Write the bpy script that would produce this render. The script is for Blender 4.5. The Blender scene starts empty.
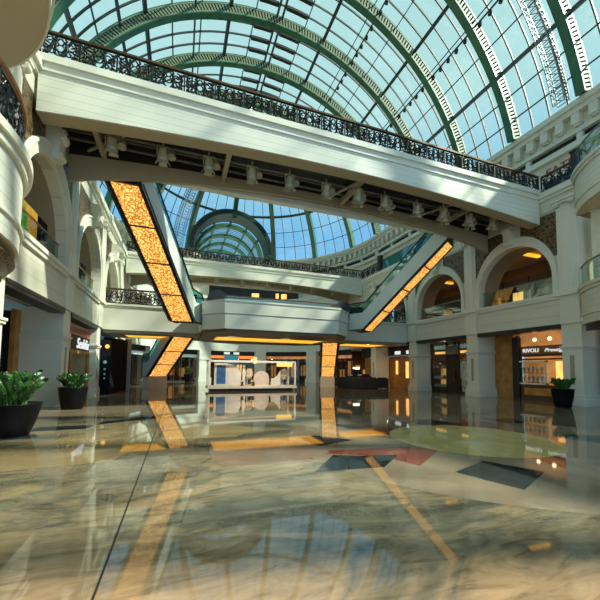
import bpy, math, random
from math import pi, sin, cos, radians as R, sqrt, atan2, hypot
from mathutils import Vector, Matrix
random.seed(7)
COL = bpy.context.scene.collection
CX = 6.34            # axis of the gallery
HW = 10.59           # half width between the two arcaded walls
APY = 31.8           # centre of the far apse (y)
VZ, VR = 13.55, 14.7 # vault centre height and radius

# ------------------------------------------------------------------ mesh builder
class MB:
    def __init__(s): s.v = []; s.f = []; s.m = []; s.k = 0
    def add(s, vs, fs):
        b = len(s.v); s.v += [tuple(p) for p in vs]
        for f in fs: s.f.append([b + i for i in f]); s.m.append(s.k)
    def box(s, x0, x1, y0, y1, z0, z1):
        s.add([(x0,y0,z0),(x1,y0,z0),(x1,y1,z0),(x0,y1,z0),(x0,y0,z1),(x1,y0,z1),(x1,y1,z1),(x0,y1,z1)],
              [(0,3,2,1),(4,5,6,7),(0,1,5,4),(1,2,6,5),(2,3,7,6),(3,0,4,7)])
    def quad(s, a, b, c, d): s.add([a,b,c,d], [(0,1,2,3)])
    def prism(s, poly, ax, lo, hi):
        n = len(poly)
        def P(p, t): return {'x': (t,p[0],p[1]), 'y': (p[0],t,p[1]), 'z': (p[0],p[1],t)}[ax]
        s.add([P(p,lo) for p in poly] + [P(p,hi) for p in poly],
              [list(range(n))[::-1], list(range(n,2*n))] + [(i,(i+1)%n,n+(i+1)%n,n+i) for i in range(n)])
    def bar(s, p, q, w, h=None, up=(0,0,1)):
        h = h or w; p = Vector(p); q = Vector(q); d = (q-p).normalized(); u = Vector(up)
        if abs(d.dot(u)) > .98: u = Vector((1,0,0))
        a = d.cross(u).normalized()*w/2; b = a.cross(d).normalized()*h/2
        vs = [p-a-b,p+a-b,p+a+b,p-a+b,q-a-b,q+a-b,q+a+b,q-a+b]
        s.add(vs, [(0,3,2,1),(4,5,6,7),(0,1,5,4),(1,2,6,5),(2,3,7,6),(3,0,4,7)])
    def tube(s, pts, r, n=6, closed=False):
        pts = [Vector(p) for p in pts]; m = len(pts); vs = []; rr = r if callable(r) else (lambda t: r)
        prev = None
        for i, p in enumerate(pts):
            a = pts[(i+1) % m] if (closed or i < m-1) else p
            b = pts[i-1] if (closed or i > 0) else p
            d = (a-b).normalized() if (a-b).length > 1e-9 else Vector((0,0,1))
            if prev is None:
                u = Vector((0,0,1)) if abs(d.z) < .95 else Vector((1,0,0))
            else: u = prev
            e = d.cross(u)
            if e.length < 1e-6: e = d.orthogonal()
            e.normalize(); g = e.cross(d).normalized(); prev = g
            q = rr(i/max(1,m-1))
            vs += [p + (e*cos(2*pi*k/n) + g*sin(2*pi*k/n))*q for k in range(n)]
        fs = []
        for i in range(m if closed else m-1):
            j = (i+1) % m
            fs += [(i*n+k, i*n+(k+1)%n, j*n+(k+1)%n, j*n+k) for k in range(n)]
        if not closed: fs += [list(range(n))[::-1], [(m-1)*n+k for k in range(n)]]
        s.add(vs, fs)
    def lathe(s, prof, c=(0,0,0), n=24, M=None, a0=0, a1=2*pi):
        full = abs(a1-a0-2*pi) < 1e-6; cols = n if full else n+1; vs = []; L = len(prof)
        for k in range(cols):
            a = a0+(a1-a0)*k/n
            for r, z in prof:
                p = Vector((r*cos(a), r*sin(a), z))
                if M is not None: p = M @ p
                vs.append((p.x+c[0], p.y+c[1], p.z+c[2]))
        fs = []
        for k in range(n):
            j = (k+1) % cols
            fs += [(k*L+i, j*L+i, j*L+i+1, k*L+i+1) for i in range(L-1)]
        s.add(vs, fs)
    def strip(s, rows):          # rows of equal point lists -> quads
        n = len(rows[0]); vs = [p for r in rows for p in r]
        s.add(vs, [(i*n+k, i*n+k+1, (i+1)*n+k+1, (i+1)*n+k) for i in range(len(rows)-1) for k in range(n-1)])
    def loop(s, rings, caps=True):  # closed cross sections along a path
        n = len(rings[0]); m = len(rings); vs = [p for r in rings for p in r]
        fs = [(i*n+k, i*n+(k+1)%n, (i+1)*n+(k+1)%n, (i+1)*n+k) for i in range(m-1) for k in range(n)]
        if caps: fs += [list(range(n))[::-1], [(m-1)*n+k for k in range(n)]]
        s.add(vs, fs)
    def build(s, name, mat, parent=None, smooth=False, bevel=0):
        off = Vector((0,0,0)); p = parent
        while p is not None: off += p.location; p = p.parent
        me = bpy.data.meshes.new(name)
        me.from_pydata([tuple(Vector(v)-off) for v in s.v], [], s.f)
        for m in (mat if isinstance(mat, (list, tuple)) else [mat]): me.materials.append(m)
        if isinstance(mat, (list, tuple)):
            for p_, i in zip(me.polygons, s.m): p_.material_index = i
        if smooth:
            for p_ in me.polygons: p_.use_smooth = True
        me.validate(); me.update()
        o = bpy.data.objects.new(name, me); COL.objects.link(o); o.parent = parent
        if bevel:
            b = o.modifiers.new('bevel', 'BEVEL'); b.width = bevel; b.segments = 2; b.limit_method = 'ANGLE'
        return o

def thing(name, label, cat, loc=(0,0,0), group=None):
    o = bpy.data.objects.new(name, None); COL.objects.link(o); o.location = loc; o.empty_display_size = .2
    o['label'] = label; o['category'] = cat
    if group: o['group'] = group
    return o
def tag(o, label, cat, group=None):
    o['label'] = label; o['category'] = cat
    if group: o['group'] = group
    return o
def struct(o): o['kind'] = 'structure'; return o
def dup(root, loc, rotz=None, label=None, group=None):
    r = root.copy(); COL.objects.link(r); r.location = loc
    if rotz is not None: r.rotation_euler = (0,0,rotz)
    if label: r['label'] = label
    if group: r['group'] = group
    for ch in list(root.children):
        c = ch.copy(); COL.objects.link(c); c.parent = r
        for g in list(ch.children):
            d = g.copy(); COL.objects.link(d); d.parent = c
    return r
def dup_child(o, parent, loc, rot=None):
    c = o.copy(); COL.objects.link(c); c.parent = parent; c.location = loc
    if rot is not None: c.rotation_euler = rot
    return c

# ------------------------------------------------------------------ materials
def new_mat(name):
    m = bpy.data.materials.new(name); m.use_nodes = True; nt = m.node_tree
    b = nt.nodes['Principled BSDF']; return m, nt, b
def N(nt, t, **kw):
    n = nt.nodes.new(t)
    for k, v in kw.items(): setattr(n, k, v)
    return n
def plain(name, c, rough=.5, metal=0, var=.12, scale=3.0, spec=.5):
    m, nt, b = new_mat(name)
    g = N(nt,'ShaderNodeNewGeometry'); no = N(nt,'ShaderNodeTexNoise'); no.inputs['Scale'].default_value = scale; no.inputs['Detail'].default_value = 4
    nt.links.new(g.outputs['Position'], no.inputs['Vector'])
    r = N(nt,'ShaderNodeValToRGB'); r.color_ramp.elements[0].position = .3; r.color_ramp.elements[1].position = .7
    r.color_ramp.elements[0].color = tuple(x*(1-var) for x in c)+(1,); r.color_ramp.elements[1].color = tuple(min(1,x*(1+var)) for x in c)+(1,)
    nt.links.new(no.outputs['Fac'], r.inputs['Fac']); nt.links.new(r.outputs['Color'], b.inputs['Base Color'])
    b.inputs['Roughness'].default_value = rough; b.inputs['Metallic'].default_value = metal
    b.inputs['Specular IOR Level'].default_value = spec
    return m
def emit(name, c, s, var=.0):
    m, nt, b = new_mat(name)
    g = N(nt,'ShaderNodeNewGeometry'); no = N(nt,'ShaderNodeTexNoise'); no.inputs['Scale'].default_value = 1.5
    nt.links.new(g.outputs['Position'], no.inputs['Vector'])
    r = N(nt,'ShaderNodeValToRGB'); r.color_ramp.elements[0].position = .3; r.color_ramp.elements[1].position = .7
    r.color_ramp.elements[0].color = tuple(x*(1-var) for x in c)+(1,); r.color_ramp.elements[1].color = tuple(c)+(1,)
    nt.links.new(no.outputs['Fac'], r.inputs['Fac']); nt.links.new(r.outputs['Color'], b.inputs['Emission Color'])
    b.inputs['Base Color'].default_value = tuple(x*.5 for x in c)+(1,)
    b.inputs['Emission Strength'].default_value = s; b.inputs['Roughness'].default_value = .5
    return m
def grooved(name, c, pitch=.32, off=0.0, rough=.45, dark=.72):
    """painted cladding with thin horizontal joints every `pitch` metres"""
    m, nt, b = new_mat(name)
    g = N(nt,'ShaderNodeNewGeometry'); sp = N(nt,'ShaderNodeSeparateXYZ'); nt.links.new(g.outputs['Position'], sp.inputs[0])
    a = N(nt,'ShaderNodeMath', operation='ADD'); a.inputs[1].default_value = -off; nt.links.new(sp.outputs['Z'], a.inputs[0])
    d = N(nt,'ShaderNodeMath', operation='DIVIDE'); d.inputs[1].default_value = pitch; nt.links.new(a.outputs[0], d.inputs[0])
    fr = N(nt,'ShaderNodeMath', operation='FRACT'); nt.links.new(d.outputs[0], fr.inputs[0])
    gt = N(nt,'ShaderNodeMath', operation='GREATER_THAN'); gt.inputs[1].default_value = .92; nt.links.new(fr.outputs[0], gt.inputs[0])
    no = N(nt,'ShaderNodeTexNoise'); no.inputs['Scale'].default_value = .8; no.inputs['Detail'].default_value = 5; nt.links.new(g.outputs['Position'], no.inputs['Vector'])
    r = N(nt,'ShaderNodeValToRGB'); r.color_ramp.elements[0].position = .3; r.color_ramp.elements[1].position = .7
    r.color_ramp.elements[0].color = tuple(x*.93 for x in c)+(1,); r.color_ramp.elements[1].color = tuple(c)+(1,)
    nt.links.new(no.outputs['Fac'], r.inputs['Fac'])
    mx = N(nt,'ShaderNodeMix', data_type='RGBA'); mx.inputs[7].default_value = tuple(x*dark for x in c)+(1,)
    nt.links.new(gt.outputs[0], mx.inputs[0]); nt.links.new(r.outputs['Color'], mx.inputs[6]); nt.links.new(mx.outputs[2], b.inputs['Base Color'])
    b.inputs['Roughness'].default_value = rough
    return m
def glass(name, tint, gloss=.08, rough=.02):
    m = bpy.data.materials.new(name); m.use_nodes = True; nt = m.node_tree; nt.nodes.clear()
    o = N(nt,'ShaderNodeOutputMaterial'); t = N(nt,'ShaderNodeBsdfTransparent'); gl = N(nt,'ShaderNodeBsdfGlossy'); mx = N(nt,'ShaderNodeMixShader')
    no = N(nt,'ShaderNodeTexNoise'); no.inputs['Scale'].default_value = .25; g = N(nt,'ShaderNodeNewGeometry'); nt.links.new(g.outputs['Position'], no.inputs['Vector'])
    r = N(nt,'ShaderNodeValToRGB'); r.color_ramp.elements[0].color = tuple(x*.93 for x in tint)+(1,); r.color_ramp.elements[1].color = tuple(tint)+(1,)
    nt.links.new(no.outputs['Fac'], r.inputs['Fac']); nt.links.new(r.outputs['Color'], t.inputs['Color'])
    gl.inputs['Roughness'].default_value = rough; gl.inputs['Color'].default_value = (.9,.95,.95,1)
    mx.inputs[0].default_value = gloss
    nt.links.new(t.outputs[0], mx.inputs[1]); nt.links.new(gl.outputs[0], mx.inputs[2]); nt.links.new(mx.outputs[0], o.inputs['Surface'])
    return m
def stone(name, c1, c2, c3, scale=1.0, rough=.07, vein=.5, stretch=(1,1,1), coat=0.0):
    """polished marble: clouded base, swirling bands and thin veins"""
    m, nt, b = new_mat(name)
    g = N(nt,'ShaderNodeNewGeometry'); mp = N(nt,'ShaderNodeMapping'); mp.inputs['Scale'].default_value = stretch
    mp.inputs['Rotation'].default_value = (0,0,.5)
    nt.links.new(g.outputs['Position'], mp.inputs['Vector'])
    n1 = N(nt,'ShaderNodeTexNoise'); n1.inputs['Scale'].default_value = .55*scale; n1.inputs['Detail'].default_value = 7; n1.inputs['Distortion'].default_value = 1.6
    nt.links.new(mp.outputs[0], n1.inputs['Vector'])
    r1 = N(nt,'ShaderNodeValToRGB'); e = r1.color_ramp.elements
    e[0].position = .34; e[0].color = c1+(1,); e[1].position = .66; e[1].color = c2+(1,)
    k = r1.color_ramp.elements.new(.5); k.color = tuple((a+d)/2 for a, d in zip(c1,c3))+(1,)
    nt.links.new(n1.outputs['Fac'], r1.inputs['Fac'])
    n2 = N(nt,'ShaderNodeTexNoise'); n2.inputs['Scale'].default_value = 1.3*scale; n2.inputs['Detail'].default_value = 8; n2.inputs['Distortion'].default_value = 2.2
    nt.links.new(mp.outputs[0], n2.inputs['Vector'])
    r2 = N(nt,'ShaderNodeValToRGB'); e = r2.color_ramp.elements
    e[0].position = .46; e[0].color = (0,0,0,1); e[1].position = .5; e[1].color = (vein,vein,vein,1)
    k = r2.color_ramp.elements.new(.54); k.color = (0,0,0,1)
    nt.links.new(n2.outputs['Fac'], r2.inputs['Fac'])
    mx = N(nt,'ShaderNodeMix', data_type='RGBA'); mx.inputs[7].default_value = c3+(1,)
    nt.links.new(r2.outputs['Color'], mx.inputs[0]); nt.links.new(r1.outputs['Color'], mx.inputs[6]); nt.links.new(mx.outputs[2], b.inputs['Base Color'])
    b.inputs['Roughness'].default_value = rough*.55; b.inputs['IOR'].default_value = 1.55
    return m
def ornament(name, c1, c2, scale=9, rough=.4, metal=.4, em=0, bump=0):
    """leafy arabesque: voronoi cells warped by noise"""
    m, nt, b = new_mat(name)
    g = N(nt,'ShaderNodeNewGeometry'); no = N(nt,'ShaderNodeTexNoise'); no.inputs['Scale'].default_value = scale*.5
    nt.links.new(g.outputs['Position'], no.inputs['Vector'])
    mv = N(nt,'ShaderNodeVectorMath', operation='MULTIPLY_ADD'); mv.inputs[1].default_value = (.35,.35,.35)
    nt.links.new(no.outputs['Color'], mv.inputs[0]); nt.links.new(g.outputs['Position'], mv.inputs[2])
    vo = N(nt,'ShaderNodeTexVoronoi', feature='DISTANCE_TO_EDGE'); vo.inputs['Scale'].default_value = scale; nt.links.new(mv.outputs[0], vo.inputs['Vector'])
    r = N(nt,'ShaderNodeValToRGB'); e = r.color_ramp.elements; e[0].position = .03; e[0].color = c1+(1,); e[1].position = .24; e[1].color = c2+(1,)
    nt.links.new(vo.outputs['Distance'], r.inputs['Fac']); nt.links.new(r.outputs['Color'], b.inputs['Base Color'])
    if em:
        nt.links.new(r.outputs['Color'], b.inputs['Emission Color']); b.inputs['Emission Strength'].default_value = em
    b.inputs['Roughness'].default_value = rough; b.inputs['Metallic'].default_value = metal
    return m

WHITE = plain('white_plaster', (.70,.68,.56), .5, var=.05, scale=.7)
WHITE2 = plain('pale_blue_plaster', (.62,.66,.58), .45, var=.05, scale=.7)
CLAD = grooved('white_cladding_with_joints', (.72,.71,.59), .235, .05)
WALLCLAD = grooved('wall_cladding_with_joints', (.66,.63,.50), .5, .25, dark=.8)
SHADEBEIGE = plain('shaded_beige_soffit', (.40,.315,.19), .55, var=.06, scale=.6)  # white paint; underside shade and brown floor bounce are in the colour
TAUPE = plain('taupe_panel', (.36,.315,.215), .5, var=.05)
CREAM = plain('cream_moulding', (.70,.66,.52), .5, var=.06)
BLACK = plain('black_recess', (.012,.011,.010), .6, var=.3)
DARKM = plain('dark_metal', (.025,.024,.022), .45, .3, .2)
IRON = plain('wrought_iron', (.018,.018,.017), .38, .5, .3, 8)
BRONZE = plain('bronze_handrail', (.16,.085,.04), .3, .7, .2)
WOODRAIL = plain('warm_wood_rail', (.30,.14,.06), .3, 0, .2, 6)
GREEN = plain('green_painted_steel', (.035,.13,.06), .4, .1, .25, 1.2)
GREEN2 = plain('dark_green_steel', (.022,.055,.04), .4, .1, .25, 1.2)
RUNG = plain('cream_rib_lattice', (.21,.26,.155), .5, 0, .1)
MULL = plain('grey_brown_glazing_bar', (.035,.037,.034), .55, 0, .2)
PURL = plain('roof_purlin_steel', (.09,.085,.068), .5, 0, .2)
STEELG = plain('grey_steel', (.25,.26,.25), .35, .5, .1)
LAMPM = plain('cream_spotlight_body', (.44,.40,.27), .4, .2, .12)
PIPE = plain('dull_grey_pipe', (.12,.115,.09), .5, 0, .1)
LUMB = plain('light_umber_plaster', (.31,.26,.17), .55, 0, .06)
DUMB = plain('deep_shade_soffit', (.15,.105,.05), .55, 0, .06)  # platform underside, its shade deepened in the colour
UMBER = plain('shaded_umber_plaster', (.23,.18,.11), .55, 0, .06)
POT = plain('black_glazed_pot', (.004,.004,.005), .45, 0, .3, 5, .15)
SOIL = plain('dark_soil', (.03,.02,.012), .9, 0, .4, 30)
LEAF = plain('glossy_green_leaf', (.022,.088,.012), .42, 0, .55, 14)
STEM = plain('green_stem', (.10,.22,.05), .45, 0, .3, 10)
WOOD = plain('orange_timber', (.46,.21,.045), .4, 0, .28, 2.5)
DWOOD = plain('dark_timber', (.075,.035,.016), .4, 0, .3, 3)
NAVY = plain('black_hoarding', (.008,.008,.013), .8, 0, .2, 3, .1)
BLUE = plain('blue_display_panel', (.03,.12,.34), .4, 0, .35, 3)
TEAL = plain('teal_banner', (.01,.17,.30), .5, 0, .2, 2)
PROP = plain('white_display_prop', (.80,.79,.70), .5, 0, .06)
PINK = plain('pale_pink_prop', (.66,.55,.44), .5, 0, .1)
SOFA = plain('black_upholstery', (.006,.006,.007), .7, 0, .3, 5)
CUSH = plain('pale_rose_cushion', (.50,.38,.36), .7, 0, .15, 8)
ESCSIDE = plain('pale_escalator_cladding', (.64,.67,.60), .35, 0, .06, .5)
ESCGREY = plain('blue_grey_escalator_cladding', (.16,.20,.20), .35, .2, .08, .5)
RUBBER = plain('black_rubber', (.012,.012,.013), .45, 0, .2)
BRZ = ornament('bronze_arabesque', (.20,.13,.055), (.020,.016,.012), 5.5, .45, .3)
RING = ornament('dark_bronze_frieze', (.22,.15,.08), (.03,.02,.012), 6, .4, .4)
GOLD = ornament('backlit_gold_lattice', (.32,.09,.007), (1.0,.56,.135), 8.0, .4, 0, .95)
AMBER = emit('amber_cove_light', (1.0,.46,.03), .95, .35)
WARM = emit('warm_shop_light', (1.0,.50,.13), 1.25, .35)
WARM2 = emit('warm_shop_glow', (.60,.25,.07), .55, .5)  # shop light put into wall and header colour as a glow
WARM3 = emit('warm_shelf_glow', (.75,.40,.14), .6, .6)
GLOWG = emit('warm_white_glow', (1.0,.80,.50), 3.5)
SIGNW = emit('white_letters', (.85,.86,.86), .55)
COOL = emit('cool_shop_light', (.45,.62,.56), .32, .4)
ORANGE = emit('orange_shop_light', (1.0,.24,.04), .9, .3)
RED = plain('red_letters', (.36,.04,.03), .5)
POSTER = None
GROOF = glass('roof_glass', (.78,.93,.92), .05)
GRAIL = glass('clear_balustrade_glass', (.74,.84,.79), .09)
GSHOP = glass('shop_glass', (.80,.84,.80), .05)
GTEAL = glass('teal_balustrade_glass', (.30,.62,.64), .16)
# poster with orange and yellow blotches
POSTER, nt, b = new_mat('orange_poster')
g = N(nt,'ShaderNodeNewGeometry'); no = N(nt,'ShaderNodeTexNoise'); no.inputs['Scale'].default_value = 1.1; nt.links.new(g.outputs['Position'], no.inputs['Vector'])
r = N(nt,'ShaderNodeValToRGB'); r.color_ramp.elements[0].position = .38; r.color_ramp.elements[0].color = (.12,.28,.03,1); r.color_ramp.elements[1].position = .62; r.color_ramp.elements[1].color = (.85,.28,.02,1)
k = r.color_ramp.elements.new(.5); k.color = (.85,.50,.03,1); nt.links.new(no.outputs['Fac'], r.inputs['Fac'])
nt.links.new(r.outputs['Color'], b.inputs['Base Color']); nt.links.new(r.outputs['Color'], b.inputs['Emission Color']); b.inputs['Emission Strength'].default_value = .35

# floor stones
S_BASE = stone('grey_green_marble', (.15,.145,.095), (.33,.275,.175), (.085,.095,.075), .9, .06, .4, (.55,1.9,1), .3)
S_TAN = stone('honey_marble', (.30,.215,.10), (.38,.28,.14), (.22,.16,.09), .8, .07, .25, (.6,1.5,1), .3)
S_RUST = stone('rose_grey_marble', (.30,.20,.14), (.25,.20,.155), (.20,.13,.09), 1.3, .07, .4, (1,1,1), .3)
S_OLIVE = stone('olive_grey_marble', (.15,.15,.105), (.23,.215,.15), (.09,.10,.08), 1.3, .06, .6, (1,1,1), .3)
S_DARK = stone('dark_green_marble', (.018,.03,.032), (.04,.055,.058), (.008,.012,.012), 2, .06, .5, (1,1,1), .3)
S_RED = stone('red_brown_marble', (.20,.055,.032), (.27,.09,.055), (.12,.035,.02), 1.6, .07, .4, (1,1,1), .3)
S_YEL = stone('pale_yellow_marble', (.52,.43,.17), (.58,.49,.23), (.42,.33,.12), 1.2, .07, .3, (1,1,1), .3)
S_BRN = stone('brown_beige_marble', (.25,.19,.125), (.31,.24,.165), (.18,.135,.09), .9, .07, .3, (1,1,1), .3)

def field_marble():
    m, nt, b = new_mat('cloudy_field_marble')
    g = N(nt,'ShaderNodeNewGeometry'); mp = N(nt,'ShaderNodeMapping'); mp.inputs['Scale'].default_value = (.42,.9,1); mp.inputs['Rotation'].default_value = (0,0,.25); mp.inputs['Location'].default_value = (3.1,1.7,0)
    nt.links.new(g.outputs['Position'], mp.inputs['Vector'])
    n1 = N(nt,'ShaderNodeTexNoise'); n1.inputs['Scale'].default_value = .75; n1.inputs['Detail'].default_value = 5; n1.inputs['Roughness'].default_value = .55; n1.inputs['Distortion'].default_value = .8
    nt.links.new(mp.outputs[0], n1.inputs['Vector'])
    r = N(nt,'ShaderNodeValToRGB'); e = r.color_ramp.elements
    e[0].position = .30; e[0].color = (.09,.088,.06,1); e[1].position = .72; e[1].color = (.42,.28,.12,1)
    for p, c in ((.38,(.155,.14,.09,1)),(.45,(.31,.225,.12,1)),(.505,(.18,.155,.10,1)),(.56,(.36,.25,.12,1))):
        k = e.new(p); k.color = c
    nt.links.new(n1.outputs['Fac'], r.inputs['Fac'])
    mp2 = N(nt,'ShaderNodeMapping'); mp2.inputs['Scale'].default_value = (1.0,3.2,1); mp2.inputs['Rotation'].default_value = (0,0,.35); nt.links.new(g.outputs['Position'], mp2.inputs['Vector'])
    n2 = N(nt,'ShaderNodeTexNoise'); n2.inputs['Scale'].default_value = 1.6; n2.inputs['Detail'].default_value = 9; n2.inputs['Roughness'].default_value = .68; n2.inputs['Distortion'].default_value = 1.4
    nt.links.new(mp2.outputs[0], n2.inputs['Vector'])
    r2 = N(nt,'ShaderNodeValToRGB'); e = r2.color_ramp.elements
    e[0].position = .34; e[0].color = (.5,.53,.5,1); e[1].position = .62; e[1].color = (1.18,1.15,1.08,1); k = e.new(.47); k.color = (.9,.9,.88,1)
    nt.links.new(n2.outputs['Fac'], r2.inputs['Fac'])
    mx = N(nt,'ShaderNodeMix', data_type='RGBA', blend_type='MULTIPLY'); mx.inputs[0].default_value = 1
    hs = N(nt,'ShaderNodeHueSaturation'); hs.inputs['Saturation'].default_value = .85; hs.inputs['Value'].default_value = .72
    nt.links.new(r.outputs['Color'], mx.inputs[6]); nt.links.new(r2.outputs['Color'], mx.inputs[7]); nt.links.new(mx.outputs[2], hs.inputs['Color']); nt.links.new(hs.outputs['Color'], b.inputs['Base Color'])
    b.inputs['Roughness'].default_value = .035; b.inputs['IOR'].default_value = 1.6
    return m
S_BASE = field_marble()
# ------------------------------------------------------------------ floor
f = MB(); f.box(-9.5, 24, -8, 62, -.25, 0)
def inlay(poly, k, z):
    f.k = k; n = len(poly)
    ar = sum(poly[i][0]*poly[(i+1)%n][1]-poly[(i+1)%n][0]*poly[i][1] for i in range(n))
    if ar < 0: poly = poly[::-1]
    f.add([(x,y,z) for x, y in poly], [list(range(n))])
def disc(cx, cy, r, n=48): return [(cx+r*cos(2*pi*i/n), cy+r*sin(2*pi*i/n)) for i in range(n)]
MC = (6.25, 5.9)
inlay([(-4.2,11.9),(.6,13.6),(6.3,14.6),(12,13.6),(16.9,11),(16.9,16.3),(-4.2,16.3)], 7, .0008)
inlay(disc(*MC, 4.1), 7, .0010)
for poly in ([(1.85,5.83),(4.28,5.61),(4.8,5.23),(3.64,4.4),(3.44,5.04),(2.7,5.49)],[(3.77,7.24),(5.36,7.65),(5.73,7.38),(4.74,6.69)],
             [(5.94,4.62),(6.93,5.03),(7.39,4.6),(5.73,3.56)],[(7.0,7.6),(8.9,7.9),(8.4,6.7),(7.6,6.5)]):
    inlay(poly, 5, .0014)
inlay(disc(*MC, 1.75), 6, .0022)
for poly in ([(1.93,4.63),(2.62,5.44),(3.06,5.23),(3.73,5.09),(3.07,4.53)],[(3.93,3.98),(4.87,4.32),(5.25,3.56),(4.2,3.11)],
             [(2.56,7.0),(2.96,7.17),(3.61,6.46),(2.67,6.15)],[(6.49,8.27),(7.34,8.48),(7.63,7.69),(6.61,7.45)],
             [(8.25,5.38),(9.07,5.52),(9.6,4.8),(8.6,4.3)],[(4.04,8.54),(5.4,7.8),(4.14,7.62)],[(9.3,8.2),(10.1,7.9),(9.8,6.9),(9.0,7.3)]):
    inlay(poly, 4, .0028)
for poly in ([(-3.02,7.67),(-1.14,9.71),(-.4,9.18),(-.39,8.12),(-.98,6.12),(-1.65,6.1),(-2.35,6.01)],
             [(-.28,9.15),(.98,9.43),(2.01,8.48),(1.22,7.52),(-.32,7.66)]):
    inlay(poly, 1, .0018)
inlay([(.64,7.06),(1.37,7.14),(2.45,6.7),(2.66,5.65),(1.91,5.2),(.79,5.32),(.54,5.89)], 2, .0018)
for poly in ([(-3.35,9.5),(-2.11,9.54),(-2.02,10.13),(-3.22,10.16)],[(-3.35,8.48),(-2.8,8.73),(-2.96,9.13),(-3.54,8.96)],[(-2.02,10.13),(-.49,11.01),(-.57,11.49),(-1.91,10.81)]):
    inlay(poly, 4, .0024)
inlay([(-.485,-6),(-.47,-6),(-.47,15),(-.485,15)], 8, .0032)     # black expansion joint
for y in (17.2, 20.4): inlay([(-4.2,y),(16.9,y),(16.9,y+.5),(-4.2,y+.5)], 3, .0012)
floor = struct(f.build('floor', [S_BASE,S_TAN,S_RUST,S_OLIVE,S_DARK,S_RED,S_YEL,S_BRN,BLACK]))

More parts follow.
